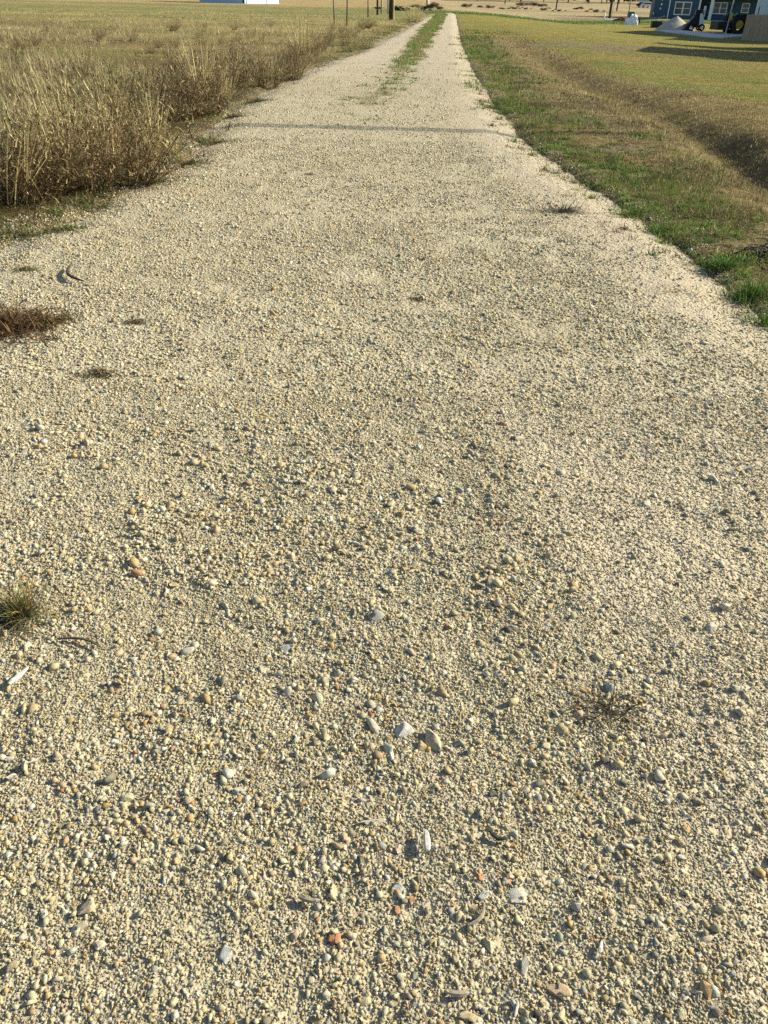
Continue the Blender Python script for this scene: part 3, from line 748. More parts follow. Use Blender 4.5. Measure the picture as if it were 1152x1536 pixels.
# ------------------------------------------------------------------ weed clumps along the left edge
def weed_mesh(seed, ht, n, spread, stemc, leafc, leaves=12, root=.13):
    r = np.random.default_rng(seed); bag = Bag()
    a = r.uniform(0, 6.28, n); rr = root * np.sqrt(r.uniform(size=n))
    P = np.stack([np.cos(a) * rr, np.sin(a) * rr, np.zeros(n) - .02], 1)
    hh = ht * r.uniform(.5, 1.1, n); lean = np.clip(np.abs(r.normal(spread, .16, n)), 0, .9); az = a + r.normal(0, .6, n)
    cols = np.array(stemc)[r.integers(0, len(stemc), n)] * r.uniform(.7, 1.25, (n, 1))
    global rng
    keep = rng; rng = r
    blades(bag, P, hh, .0085 * r.uniform(.6, 1.4, n), lean, az, cols, seg=3, droop=.25, basemul=.85, tipmul=1.1)
    if leaves:
        t = r.uniform(.06, 1, (n, leaves)); ang = (lean * np.pi / 2)[:, None] * (1 + .25 * t)
        s = hh[:, None] * t
        Q = np.stack([P[:, 0:1] + np.cos(az)[:, None] * np.sin(ang) * s, P[:, 1:2] + np.sin(az)[:, None] * np.sin(ang) * s, np.cos(ang) * s], 2).reshape(-1, 3)
        k = len(Q)
        lc = np.array(leafc)[r.integers(0, len(leafc), k)] * r.uniform(.65, 1.35, (k, 1))
        blades(bag, Q, r.uniform(.025, .085, k), r.uniform(.006, .0145, k), r.uniform(.1, .85, k), r.uniform(0, 6.28, k), lc, seg=2, droop=.9, basemul=.95)
    rng = keep
    return bag.mesh('weed_clump', M_WEED)
BRN = [(.20, .135, .07), (.10, .065, .035), (.12, .08, .04), (.40, .31, .17)]; TAN = [(.54, .44, .24), (.17, .115, .055), (.10, .065, .035), (.26, .18, .09), (.13, .09, .04), (.17, .17, .06)]
STW = [(.72, .62, .34), (.62, .52, .27), (.48, .40, .19)]; GRN = [(.16, .20, .07), (.24, .25, .10), (.34, .30, .15)]
WM = {'rust': [weed_mesh(400 + k, 1.0, 78, .33, [(.15, .085, .045), (.10, .06, .032), (.24, .155, .08)], [(.10, .065, .032), (.18, .12, .06), (.34, .25, .13), (.13, .085, .04), (.50, .40, .21), (.16, .15, .06)], 24, .17) for k in range(4)],
      'brown': [weed_mesh(300 + k, 1.0, 60, .33, BRN, TAN, 21, .17) for k in range(4)],
      'straw': [weed_mesh(320 + k, 1.0, 95, .2, STW, STW, 4, .13) for k in range(3)],
      'green': [weed_mesh(340 + k, 1.0, 110, .35, GRN, GRN, 5, .16) for k in range(2)],
      'mixed': [weed_mesh(360 + k, 1.0, 90, .25, BRN + STW, TAN + GRN, 10, .2) for k in range(3)]}
WG = 'tall weeds along the left edge of the road'
def weed(x, y, kind, s, label, group=WG, w=1.0, cat='weed'):
    o = link('weed_clump', random.choice(WM[kind]), None, (x, y, gz(x, y) - .01), (random.uniform(-.06, .06), random.uniform(-.06, .06), random.uniform(0, 6.28)))
    o.scale = (s * w, s * w, s); return tag(o, label, cat, group)
def wpx(px, py, *a, **k): x, y = gp(px, py); return weed(x, y, *a, **k)
wpx(200, 272, 'rust', 1.08, 'big dark brown weed nearest the road, leaning out over the gravel', w=1.1)
wpx(130, 286, 'rust', 1.0, 'dark brown weed left of the biggest one, with a pale stalk in front', w=1.1)
wpx(60, 300, 'rust', .95, 'dense brown weed close to the left photo edge', w=1.2)
wpx(12, 306, 'mixed', .9, 'olive and brown weed cut off by the left photo edge', w=1.2)
wpx(95, 280, 'straw', 1.0, 'tall thin straw stalks standing between the dark weeds near the left edge', w=.7)
wpx(165, 262, 'straw', .95, 'pale straw stalks rising out of the big dark brown weed', w=.7)
wpx(232, 240, 'straw', .8, 'pale straw stalks between the big brown weed and the yellow tuft', w=.7)
wpx(340, 150, 'straw', .7, 'straw stalks mixed with the brown weed above the yellow tuft', w=.8)
wpx(262, 232, 'straw', .34, 'short yellow straw tuft at the road edge beside the big brown weed', w=.9)
wpx(312, 172, 'rust', .95, 'brown weed leaning right above the yellow straw tuft', w=1.15)
wpx(275, 178, 'rust', 1.0, 'brown weed behind the yellow straw tuft', w=1.1)
wpx(305, 150, 'straw', 1.05, 'feathery pale straw grass clump rising behind the brown weeds', w=.9)
wpx(400, 131, 'rust', .80, 'rounded rusty brown bush of weeds jutting onto the road', w=1.3)
wpx(440, 118, 'rust', .75, 'rusty brown weed right behind the rounded brown bush', w=1.2)
wpx(365, 122, 'mixed', .7, 'mixed brown and green weed left of the rounded brown bush', w=1.2)
wpx(548, 72, 'green', .40, 'bright green tuft at the left road edge in the middle distance', w=2.4, cat='grass tuft')
wpx(520, 78, 'green', .45, 'dull green tuft just left of the bright green one', w=2.2, cat='grass tuft')
wpx(455, 82, 'straw', 1.25, 'large pale straw clump in the middle distance', w=1.2)
wpx(620, 33, 'straw', 1.3, 'pale feathery bush by the track near the far end', w=1.6, cat='bush')
for k in range(78):
    y = 7.2 + (k / 78) ** 1.55 * 46
    x = float(xl(y)) - float(scal(np.array([y]))[0]) - .45 - abs(random.gauss(0, .7)) - .12 * (k % 4)
    kind = random.choices(['rust', 'brown', 'mixed', 'straw', 'green'], [4, 3, 2.5, 2.0, .8])[0]
    lab = {'rust': 'dark rusty brown weed clump, one of many in the tall left verge', 'brown': 'dry brown weed clump, one of many in the tall left verge', 'mixed': 'brown and olive weed clump, one of many in the tall left verge',
           'straw': 'pale straw grass clump, one of many in the tall left verge', 'green': 'greenish weed clump, one of several in the tall left verge'}[kind]
    weed(x, y, kind, random.choice((.45, .6, .75, .95)) * random.uniform(.85, 1.1) * (1 - .3 * (y > 20)), lab, w=random.uniform(.9, 1.4))
for k in range(95):
    y = random.uniform(7, 48); x = float(xl(y)) - random.uniform(1.2, 2.0 + .34 * y)
    if not in_view(np.array([x]), np.array([y]), 30)[0]: continue
    kind = random.choices(['rust', 'brown', 'mixed', 'straw', 'green'], [2, 2, 2.5, 3, 1])[0]
    lab = {'rust': 'dark rusty weed standing out in the left field', 'brown': 'dry brown weed standing out in the left field', 'mixed': 'brown and olive weed standing out in the left field',
           'straw': 'pale straw clump standing out in the left field', 'green': 'greenish weed standing out in the left field'}[kind]
    weed(x, y, kind, random.uniform(.25, .62), lab, 'scattered weeds in the left field', w=random.uniform(.8, 1.2))

# ------------------------------------------------------------------ low tufts on the road itself
def tuft(px, py, rad, ht, n, cols, label, lean=.7, name='dead_tuft', wid=.003, cat='tuft', ex=1.0, group=None, tangle=False, az=None):
    x, y = gp(px, py); bag = Bag()
    a = rng.uniform(0, 6.28, n); rr = rad * np.minimum(np.abs(rng.normal(0, .45, n)), .85) * (.45 + 1.1 * fbm(np.cos(a) * 2 + px, np.sin(a) * 2 + py, 66))
    P = np.stack([np.cos(a) * rr * ex, np.sin(a) * rr, np.zeros(n)], 1)
    zz = np.maximum(h_road(P[:, 0] + x, P[:, 1] + y), h_ground(P[:, 0] + x, P[:, 1] + y)); z0 = gz(x, y)
    P[:, 2] = zz - z0 + .006
    blades(bag, P, ht * rng.uniform(.4, 1.3, n), wid * rng.uniform(.6, 1.4, n), np.clip(np.abs(rng.normal(lean, .25, n)), 0, 1.05), (rng.uniform(0, 6.28, n) if tangle else a + rng.normal(0, .9, n)), pick(cols, [1] * len(cols), n), seg=3, droop=.9 if tangle else .4)
    return tag(link(name, bag.mesh(name, M_WEED), None, (x, y, z0)), label, cat, group)
DK = [(.10, .085, .055), (.15, .125, .08), (.07, .055, .04)]; RST = [(.19, .10, .045), (.09, .055, .028), (.24, .145, .06), (.07, .048, .028), (.12, .075, .035)]
tuft(20, 492, .36, .12, 2600, RST, 'low rusty brown dead plant mat at the left edge of the gravel', .68, ex=1.0, wid=.006, tangle=True)
tuft(85, 485, .13, .06, 420, [(.20, .16, .05), (.16, .10, .04), (.24, .18, .08)], 'olive brown fringe right of the rusty plant mat', .6)
tuft(38, 925, .05, .13, 130, [(.22, .22, .06), (.16, .18, .05), (.30, .24, .08), (.24, .15, .06)], 'small green and yellow grass tuft at the left edge', .35, 'grass_tuft')
tuft(8, 935, .10, .11, 420, [(.09, .075, .05), (.18, .16, .11), (.12, .14, .06)], 'dark matted dry grass under the green tuft at the left', .7)
tuft(845, 320, .2, .13, 420, DK, 'flat dark dead weed alone on the right wheel track', .78, ex=1.5, wid=.005)
tuft(936, 345, .06, .06, 90, DK, 'tiny dark dead weed near the right edge of the road', .75, wid=.005)
tuft(912, 1074, .08, .085, 130, DK, 'spidery dead weed root lying on the lower right gravel', .8, wid=.003, ex=1.3)
tuft(870, 1082, .05, .06, 22, DK, 'loose dark rootlets left of the spidery dead weed', .9, wid=.0034, ex=1.6)
for (px, py, r_, lab) in [(322, 214, .22, 'low dark green mat reaching onto the road by the wire shadow'), (300, 208, .16, 'small mat of low weeds at the road edge below the straw tuft'),
                          (350, 175, .16, 'flat dark weed patch left of the road above the wire shadow'), (385, 152, .22, 'wider flat weed patch in front of the rounded brown bush'),
                          (280, 242, .18, 'patch of low weeds in front of the yellow straw tuft'), (230, 268, .25, 'brown green ground weeds at the foot of the big brown weed'),
                          (130, 305, .3, 'dim low weeds beneath the weeds at left'), (40, 350, .22, 'dark green low tuft on the left shoulder of the gravel'),
                          (100, 345, .18, 'thin green low tuft reaching right from the shoulder'), (40, 408, .1, 'small dark green tuft above the rusty plant mat'),
                          (205, 487, .08, 'small olive tuft alone on the left gravel'), (150, 570, .12, 'sparse dark weed patch on the left gravel'),
                          (625, 452, .05, 'tiny dry tuft in the middle of the road'), (740, 161, .16, 'small dark weed at the right wheel track'), (465, 264, .06, 'tiny dark weed near the middle of the road')]:
    cols = [(.14, .19, .055), (.22, .21, .08), (.30, .23, .12), (.11, .10, .05)] if 'green' in lab or 'weeds' in lab else [(.16, .13, .07), (.10, .085, .05), (.24, .19, .1)]
    tuft(px, py, r_ * (1.15 if r_ > .13 else .8), .075 if r_ > .13 else .032, int(280 * (r_ / .1) ** 1.2) + 30, cols, lab, .66 if r_ > .13 else .78, 'weed_mat', wid=.006 if py > 300 else .008, ex=1.5, tangle=True)
for (px, py, n_, lab) in [(1085, 400, 330, 'bright green clover like tuft at the right road edge'), (1130, 440, 380, 'leafy bright green tuft nearest on the right road edge'),
                          (1148, 478, 160, 'green tuft at the right photo edge below the leafy one'), (990, 345, 160, 'green tuft at the right road edge beyond the clover like one'),
                          (945, 318, 130, 'small green tuft where the right verge begins to thicken')]:
    tuft(px, py, .16, .10, n_, [(.10, .22, .035), (.15, .28, .05), (.08, .15, .03), (.22, .28, .08)], lab, .45, 'grass_tuft', wid=.006, cat='grass tuft', ex=1.3)
# brush pile at the right edge
x, y = gp(1148, 385); t = empty('brush_pile', (x + .05, y, gz(x, y)), 0, 'pile of dark dead branches and pale straw by the ditch at right', 'brush pile')
m = MB()
for k in range(34):
    a = random.uniform(0, 6.28); l = random.uniform(.12, .32); c = Vector((random.gauss(0, .1), random.gauss(0, .08), random.uniform(.0, .08)))
    d = Vector((math.cos(a), math.sin(a), random.uniform(-.2, .35))) * l
    m.tube([c - d / 2, c + Vector((0, 0, .02)), c + d / 2], [.006, .005, .002], 5)
m.build('branches', simple('dead_branch', (.06, .045, .035), .95, .3, 40), t)
bag = Bag(); a = rng.uniform(0, 6.28, 160)
blades(bag, np.stack([rng.normal(-.1, .12, 160), rng.normal(.05, .08, 160), rng.uniform(0, .08, 160)], 1), rng.uniform(.1, .28, 160), .003 * np.ones(160), rng.uniform(.5, 1, 160), a, pick([(.42, .36, .25), (.30, .24, .15)], [1, 1], 160), seg=3)
link('straw', bag.mesh('straw', M_WEED), t)

# ------------------------------------------------------------------ poles and stakes
def rod(px, py, ht, r, mat, label, name, cat, rtop=None, group=None, lean=0):
    x, y = gp(px, py); z = gz(x, y)
    o = MB().tube([(0, 0, -.3), (lean * .5, 0, ht * .5), (lean, 0, ht)], [r, r * .95, rtop or r * .8], 10).build(name, mat, None, True)
    o.location = (x, y, z); return tag(o, label, cat, group)
def utility_pole(px, py, ht, r, label, guard=False, rz=0):
    x, y = gp(px, py); t = empty('utility_pole', (x, y, gz(x, y)), rz, label, 'utility pole', 'utility poles')
    MB().tube([(0, 0, -.4), (0, 0, ht)], [r, r * .7], 12).build('post', M_POLE, t, True)
    MB().box(-1.2, 1.2, -r * .7 - .1, -r * .7, ht - .9, ht - .78, .01).build('crossarm', M_POLE, t)
    for s in (-1.05, -.4, .4, 1.05): MB().cyl((s, -r * .7 - .05, ht - .70), 'z', .045, .16, 8, .03).build('insulator', M_STEEL, t)
    if guard: MB().tube([(r + .05, -.02, -.2), (r + .04, -.02, 2.6)], .045, 8).build('cable_guard', simple('faded_yellow_guard', (.62, .54, .28), .6, .1, 8), t)
    return t
utility_pole(586, 30, 9, .15, 'thick dark utility pole with pale cable guard left of the track', True)
utility_pole(914, 27.5, 10, .19, 'dark utility pole right of the lawn beside a white stake', rz=.3)
utility_pole(925, 16.5, 10, .17, 'thinner dark utility pole far behind the white stake', rz=.3)
utility_pole(834, 15, 10, .15, 'lone distant utility pole beyond the green grass strip', rz=.2)
rod(640, 6.5, 4, .10, simple('faded_red_post', (.22, .09, .06), .8, .2, 5), 'thin reddish marker post at the far end of the track', 'marker_post', 'post')
rod(642, 12, 1.1, .12, M_WHITE, 'short white post below the reddish marker post', 'marker_post', 'post')
rod(502, 38, 1.25, .035, M_DKSTEEL, 'shorter thin dark fence stake leaning slightly left', 'fence_stake', 'stake', lean=-.06)
rod(520, 38, 2.6, .035, M_DKSTEEL, 'taller thin dark fence stake leaning slightly right', 'fence_stake', 'stake', lean=.08)
rod(552, 26, 1.2, .05, M_DKSTEEL, 'faint thin stake between the tall stake and the dark fence post', 'fence_stake', 'stake')
rod(566, 22, 2.6, .09, M_POLE, 'dark wooden fence post left of the thick utility pole', 'fence_post', 'post')
rod(572, 20, 1.6, .08, M_WOODDRY, 'grey wooden fence post beside the dark one', 'fence_post', 'post')
rod(582, 20, 2.2, .11, M_BLEACH, 'pale grey post touching the left side of the utility pole', 'fence_post', 'post')
rod(906, 30, .85, .10, M_WHITE, 'stubby white pipe marker on the lawn left of the pole', 'pipe_marker', 'marker')
rod(916.5, 29.5, 4.6, .06, M_WHITE, 'tall thin white stake right of the dark utility pole', 'stake', 'stake', rtop=.05, lean=.35)
# wire whose shadow crosses the gravel: two poles out of the frame, one sagging cable bundle
wy, wz = 11.9 + math.sin(SUN_AZ) * 7.2 / math.tan(SUN_EL), 7.2
for sx in (-26, 26):
    t = empty('utility_pole', (sx, wy, gz(sx, wy)), R(90), 'dark roadside utility pole carrying the cable over the road', 'utility pole', 'utility poles')
    MB().tube([(0, 0, -.4), (0, 0, 8)], [.15, .11], 12).build('post', M_POLE, t, True)
    MB().cyl((0, 0, wz + .45), 'x', .05, .3, 8).build('insulator', M_STEEL, t)
for k in range(4):
    m = MB(); oy = (k - 1.5) * .09
    pts = [(-26 + 52 * q / 40, wy + oy + .25 * math.cos((q - 20) / 20 * 1.57), wz + .45 * ((q - 20) / 20) ** 2 + .02 * (k % 2)) for q in range(41)]
    m.tube(pts, .024, 6)
    tag(m.build('overhead_cable', M_BLACK), 'black overhead cable, one of four crossing high over the road', 'cable', 'overhead cables')

# ------------------------------------------------------------------ blue house
def place(px, py): x, y = gp(px, py); return x, y, gz(x, y)
hx, hy, hz = place(978, 27.6)
house = empty('house', (hx, hy, hz), R(-13), 'dark blue sided house with white trimmed windows and a porch', 'house')
L_, D_, E_ = 27.0, 11.0, 3.9
m = MB()
m.box(0, 6.9, 0, D_, -.5, E_); m.box(6.9, L_, 1.8, D_, -.5, E_)
wall = m.build('wall', M_SIDING, house)
m = MB().prism([(-.6, E_), (D_ + .6, E_), (D_ / 2, E_ + 3.6)], 'x', -.5, L_ + .5); m.build('roof', M_ROOF, house)
def win(u, z0, w, hgt, y, mull=True):
    f = MB()
    t = .13
    f.box(u, u + t, y - .07, y - .003, z0, z0 + hgt); f.box(u + w - t, u + w, y - .07, y - .003, z0, z0 + hgt)
    f.box(u + t, u + w - t, y - .07, y - .003, z0, z0 + t); f.box(u + t, u + w - t, y - .07, y - .003, z0 + hgt - t, z0 + hgt)
    if mull: f.box(u + w / 2 - .1, u + w / 2 + .1, y - .065, y - .003, z0 + t, z0 + hgt - t)
    for q in ([(u + t, u + w / 2 - .1), (u + w / 2 + .1, u + w - t)] if mull else [(u + t, u + w - t)]):
        f.box(q[0], q[1], y - .06, y - .003, z0 + hgt / 2 - .035, z0 + hgt / 2 + .035)
    o = f.build('window', M_WHITE, house)
    MB().box(u + t, u + w - t, y - .03, y - .002, z0 + t, z0 + hgt - t).build('pane', M_GLASS, o)
    return o
win(3.1, .55, 2.5, 1.75, 0)
win(9.0, .75, 2.1, 1.6, 1.8)
win(13.2, .95, 1.15, 1.35, 1.8, False)
MB().box(2.2, 2.36, -.05, -.003, -.3, E_).build('corner_board', M_WHITE, house)
MB().box(6.66, 6.9, -.05, -.003, -.3, E_).build('corner_board', M_WHITE, house)
d = MB().box(7.3, 8.3, 1.74, 1.797, .0, 2.1).build('door', M_BLACK, house); MB().cyl((8.2, 1.70, 1.0), 'y', .04, .06, 10).build('handle', M_STEEL, d)
MB().box(8.35, 8.8, -.1, .25, -.4, 2.75).build('porch_post', M_WHITE, house)
MB().box(15.4, 15.7, -.1, .2, -.4, 2.75).build('porch_post', M_WHITE, house)
MB().box(6.9, L_, -.1, .25, 2.75, 3.05).build('porch_beam', M_WHITE, house)
MB().prism([(-.3, 3.05), (1.8, 3.05), (1.8, 3.8)], 'x', 6.9, L_).build('porch_roof', M_ROOF, house)
MB().box(6.9, L_, .0, 1.79, -.5, -.02).build('porch_floor', M_CONC, house)
for (u, z) in ((.95, 2.4), (.98, 1.75), (.9, 1.2)):
    MB().box(u, u + .2, -.12, -.003, z, z + .28, .02).build('wall_fixture', M_WHITE, house)
MB().box(-.02, .16, -.1, -.003, .55, .8, .02).build('meter_box', M_STEEL, house)

# pale building behind the fence and three unseen ones added to shade the lawn
def gable(name, x0, x1, y0, y1, eave, ridge, mat, label, doorw=False):
    z = gz((x0 + x1) / 2, y0); t = empty(name, (x0, y0, z), 0, label, 'building')
    w, dd = x1 - x0, y1 - y0
    MB().box(0, w, 0, dd, -.5, eave).build('wall', mat, t)
    MB().prism([(-.3, eave), (dd + .3, eave), (dd / 2, ridge)], 'x', -.25, w + .3).build('roof', M_ROOF, t)
    return t
gx = 36.0
t = gable('metal_building', gx, gx + 13, 79, 92, 6.6, 9.8, M_GREYBLD, 'pale blue grey metal building rising behind the wooden fence')
MB().box(2.0, 2.9, -.03, -.003, .0, 3.2).build('door', M_BLACK, t)
m = MB()
for k in range(44): m.box(k * .3 + .0, k * .3 + .05, -.03, -.004, 0, 6.5) if not 6 < k < 10 else None
for k in range(43): m.box(-.03, -.004, k * .3 + .03, k * .3 + .08, 0, 6.5)
m.build('cladding_rib', M_GREYBLD, t)
gable('barn', 23.2, 35, 33, 43, 6.6, 8.0, M_GREYBLD, 'large pale barn added outside the right edge to shade the lawn')  # invented, out of frame: its gable throws the nearer lawn shadow
gable('barn', 29, 42, 44, 62, 6.4, 8.6, M_GREYBLD, 'second pale barn added outside the right edge for its shadow, behind the first')  # invented too, widens that lawn shadow towards the back
gable('barn', 33.6, 44, 68.5, 78.5, 5.2, 7.2, M_GREYBLD, 'unseen pale outbuilding added right of the wooden fence for its shadow')  # invented block out of view, shades the fence and the lawn before it

# wooden fence
fx, fy, fz = place(1112, 60.5)
f = empty('wooden_fence', (fx, fy, fz), R(-42), 'grey weathered board fence at the right edge in front of the pale building', 'fence')
x2 = 9
m = MB(); k = 0; u = 0
while u < x2:
    hgt = 1.72 + random.uniform(-.03, .03); m.box(u, u + .14, random.uniform(-.006, .006) - .02, .0 + random.uniform(0, .006), -.1, hgt); u += .152
m.build('boards', M_FENCE, f)
for z in (.3, .9, 1.5): MB().box(0, x2, .012, .06, z, z + .09).build('rail', M_FENCE, f)
for u in (0.02, 2.4, 4.8, 7.2): MB().box(u, u + .1, .065, .165, -.2, 1.7).build('post', M_FENCE, f)

# concrete pad / drive
P = [gp(985, 47), gp(1022, 47), gp(1050, 50), gp(1112, 52.5), gp(1150, 52), gp(1112, 56), gp(1085, 57.5), gp(1062, 56.5), gp(1030, 52), gp(1000, 49)]
bm = bmesh.new()
vs = [bm.verts.new((a, c, gz(a, c) + .10)) for a, c in P]; fc = bm.faces.new(vs)
r = bmesh.ops.extrude_face_region(bm, geom=[fc]); bmesh.ops.translate(bm, vec=(0, 0, -.3), verts=[g for g in r['geom'] if isinstance(g, bmesh.types.BMVert)])
bmesh.ops.recalc_face_normals(bm, faces=bm.faces)
me = bpy.data.meshes.new('driveway'); bm.to_mesh(me); bm.free(); me.materials.append(M_CONC); tag(link('driveway', me), kind='structure')

# sand pile
x, y, z = place(1009, 45.5)
u_ = np.linspace(0, 1, 16); a_ = np.linspace(0, 2 * np.pi, 40, endpoint=False)
U, A = np.meshgrid(u_, a_); rad = U * 1.85 * (1 + .15 * fbm(np.cos(A) * 2 + 5, np.sin(A) * 2 + 5, 7))
Xp = rad * np.cos(A) + .15; Yp = rad * np.sin(A)
Zp = 1.28 * np.clip(1 - U, 0, 1) ** .9 * (1 + .12 * (fbm(Xp * 2, Yp * 2, 8) - .5)) - .05 + .03 * fbm(Xp * 7, Yp * 7, 9)
i = np.arange(40 * 16).reshape(40, 16); j = np.roll(i, -1, 0)
Fq = np.stack([i[:, :-1], j[:, :-1], j[:, 1:], i[:, 1:]], 2).reshape(-1, 4)
me = np_mesh('sand_pile', np.stack([Xp.ravel(), Yp.ravel(), Zp.ravel()], 1), [Fq], None, M_SANDP, True)
tag(link('sand_pile', me, None, (x, y, z)), 'conical grey heap of sand in front of the blue house', 'sand pile')

def wheel(parent, c, r, w, axis='y', rim=None, name='wheel'):
    c = Vector(c)
    m = MB(); prof = [(-w / 2, r * .6), (-w / 2, r * .9), (-w * .35, r), (w * .35, r), (w / 2, r * .9), (w / 2, r * .6)]
    n = 28
    rings = []
    for (o, q) in prof:
        ring = []
        for k in range(n):
            a = 2 * math.pi * k / n; ca, sa_ = math.cos(a) * q, math.sin(a) * q
            ring.append(m.bm.verts.new(c + (Vector((ca, o, sa_)) if axis == 'y' else Vector((o, ca, sa_)))))
        rings.append(ring)
    for A_, B_ in zip(rings, rings[1:]):
        for k in range(n): m.bm.faces.new((A_[k], A_[(k + 1) % n], B_[(k + 1) % n], B_[k]))
    for k in range(0, n, 2):          # lugs
        a = 2 * math.pi * k / n
        q = r * 1.01
        p = Vector((math.cos(a) * q, 0, math.sin(a) * q)) if axis == 'y' else Vector((0, math.cos(a) * q, math.sin(a) * q))
        ax = Vector((0, 1, 0)) if axis == 'y' else Vector((1, 0, 0))
        m.tube([c + p - ax * w * .45, c + p + ax * w * .45], r * .045, 4)
    wl = m.build(name, M_TYRE, parent)
    MB().cyl(c, axis, r * (.46 if rim else .4), w * .82, 20).cyl(c, axis, r * .16, w * 1.0, 12).build('rim', rim or M_WHITE, wl)
    return wl

# walk-behind mini loader facing left
x, y, z = place(1042, 47)
t = empty('mini_loader', (x, y, z + .05), R(-8), 'black and white compact loader parked beside the sand heap', 'loader')
MB().prism([(-1.05, .28), (.35, .28), (.45, .75), (.3, 1.25), (-.35, 1.25), (-.75, .7)], 'y', -.45, .45).build('body', M_BLACK, t)
MB().prism([(.2, .45), (.62, .5), (.55, .95), (.3, 1.45), (.1, 1.45)], 'y', -.56, -.46).build('arm', M_WHITE, t)
MB().prism([(.2, .45), (.62, .5), (.55, .95), (.3, 1.45), (.1, 1.45)], 'y', .46, .56).build('arm', M_WHITE, t)
MB().prism([(-1.3, .05), (-.85, .05), (-.8, .6), (-.95, .6), (-1.02, .2), (-1.3, .12)], 'y', -.6, .6).build('bucket', M_BLACK, t)
MB().box(-.3, .35, -.4, .4, 1.26, 1.75, .05).build('engine_hood', M_BLACK, t)
MB().tube([(.42, -.3, 1.2), (.55, -.3, 1.75), (.55, .3, 1.75), (.42, .3, 1.2)], .03, 8).build('handlebar', M_STEEL, t)
MB().box(.46, .62, -.2, .2, 1.15, 2.05, .02).build('rear_panel', M_WHITE, t)
for u in (-.55, .45):
    for v in (-.62, .62): wheel(t, (u, v, .3), .3, .22)

# tractor, seen from its left side
x, y, z = place(1098, 52.2)
t = empty('tractor', (x, y, z + .08), R(6), 'dark green tractor with yellow wheel hub partly behind the fence', 'tractor')
wheel(t, (0, -.85, .72), .72, .42, rim=M_YELLOW); wheel(t, (0, .85, .72), .72, .42, rim=M_YELLOW)
wheel(t, (2.0, -.7, .46), .46, .28, rim=M_YELLOW); wheel(t, (2.0, .7, .46), .46, .28, rim=M_YELLOW)
MB().prism([(.35, .75), (2.5, .75), (2.55, 1.25), (2.3, 1.45), (.45, 1.55)], 'y', -.35, .35).build('hood', M_GREENP, t)
MB().box(-.5, 2.3, -.3, .3, .5, .76).build('chassis', M_BLACK, t)
for s in (-1, 1):
    MB().prism([(-.72, 1.35), (-.35, 1.62), (.35, 1.6), (.62, 1.2), (.5, 1.2), (.3, 1.5), (-.3, 1.53), (-.62, 1.32)], 'y', s * 1.05, s * .62).build('fender', M_GREENP, t)
MB().box(-.42, .02, -.25, .25, 1.05, 1.2, .03).box(-.48, -.38, -.25, .25, 1.2, 1.6, .03).build('seat', M_YELLOW, t)
MB().tube([(.32, 0, 1.45), (.2, 0, 1.75)], .025, 8).tube([(.2 + .05 * math.cos(a), .2 * math.sin(a), 1.77 + .19 * math.cos(a) * .3) for a in np.linspace(0, 6.28, 17)], .015, 6).build('steering_wheel', M_BLACK, t)
MB().tube([(-.55, -.5, .8), (-.6, -.5, 2.3), (-.6, .5, 2.3), (-.55, .5, .8)], .04, 8).build('roll_bar', M_BLACK, t)
for s in (-.45, .45): MB().tube([(.4, s, 1.1), (1.2, s, 1.5), (2.6, s, 1.1), (3.1, s, .4)], .06, 8).build('loader_arm', M_GREENP, t)
MB().prism([(3.0, .15), (3.7, .12), (3.6, .2), (3.15, .3), (3.1, .75), (2.98, .75)], 'y', -.85, .85).build('bucket', M_DKSTEEL, t)
MB().box(-1.9, -.75, -.8, .8, .3, .95, .05).build('box_blade', M_BLACK, t)
MB().tube([(2.1, .2, 1.4), (2.1, .2, 2.1)], .04, 8).build('exhaust', M_BLACK, t)
# silver mast on a tripod foot
x, y, z = place(1087, 56)
t = empty('mast', (x, y, z), 0, 'thin silver pole standing before the tractor on the pad', 'pole')
MB().tube([(0, 0, .03), (.08, 0, 3.0), (.3, 0, 6.0)], [.06, .055, .045], 10).build('tube', M_STEEL, t, True)
for a in (.3, 2.4, 4.5): MB().tube([(0, 0, .35), (.5 * math.cos(a), .5 * math.sin(a), .03)], .03, 6).build('foot', M_STEEL, t)
# low black attachment left of the sand heap
x, y, z = place(986, 41.8)
t = empty('implement', (x, y, z), R(-5), 'low black machine attachment lying left of the sand heap', 'implement')
MB().box(-.7, .3, -.5, .5, .02, .62, .06).build('drum_housing', M_BLACK, t)
MB().prism([(.3, .08), (1.5, .02), (1.5, .2), (.3, .5)], 'y', -.4, .4).build('skid_plate', M_DKSTEEL, t)
MB().tube([(1.2, 0, .2), (1.7, 0, .9)], .06, 8).build('hitch_arm', M_DKSTEEL, t); MB().box(.36, .52, -.43, -.405, .12, .4).build('decal_plate', M_WHITE, t)
# green trailer
x, y, z = place(966, 37)
t = empty('trailer', (x, y, z), R(-6), 'small dark green flat trailer behind the white sack', 'trailer')
MB().prism([(-2.0, .42), (1.4, .55), (1.4, .68), (-2.0, .62)], 'y', -.7, .7).build('deck', M_GREENP, t)
MB().tube([(1.4, 0, .6), (2.2, 0, .9), (2.05, 0, .1)], .06, 8).build('drawbar', M_WOODDRY, t)
for v in (-.8, .8): wheel(t, (-1.0, v, .36), .36, .2)
MB().box(-2.05, -1.4, -.6, .6, .63, 1.25, .06).build('toolbox', M_GREENP, t)
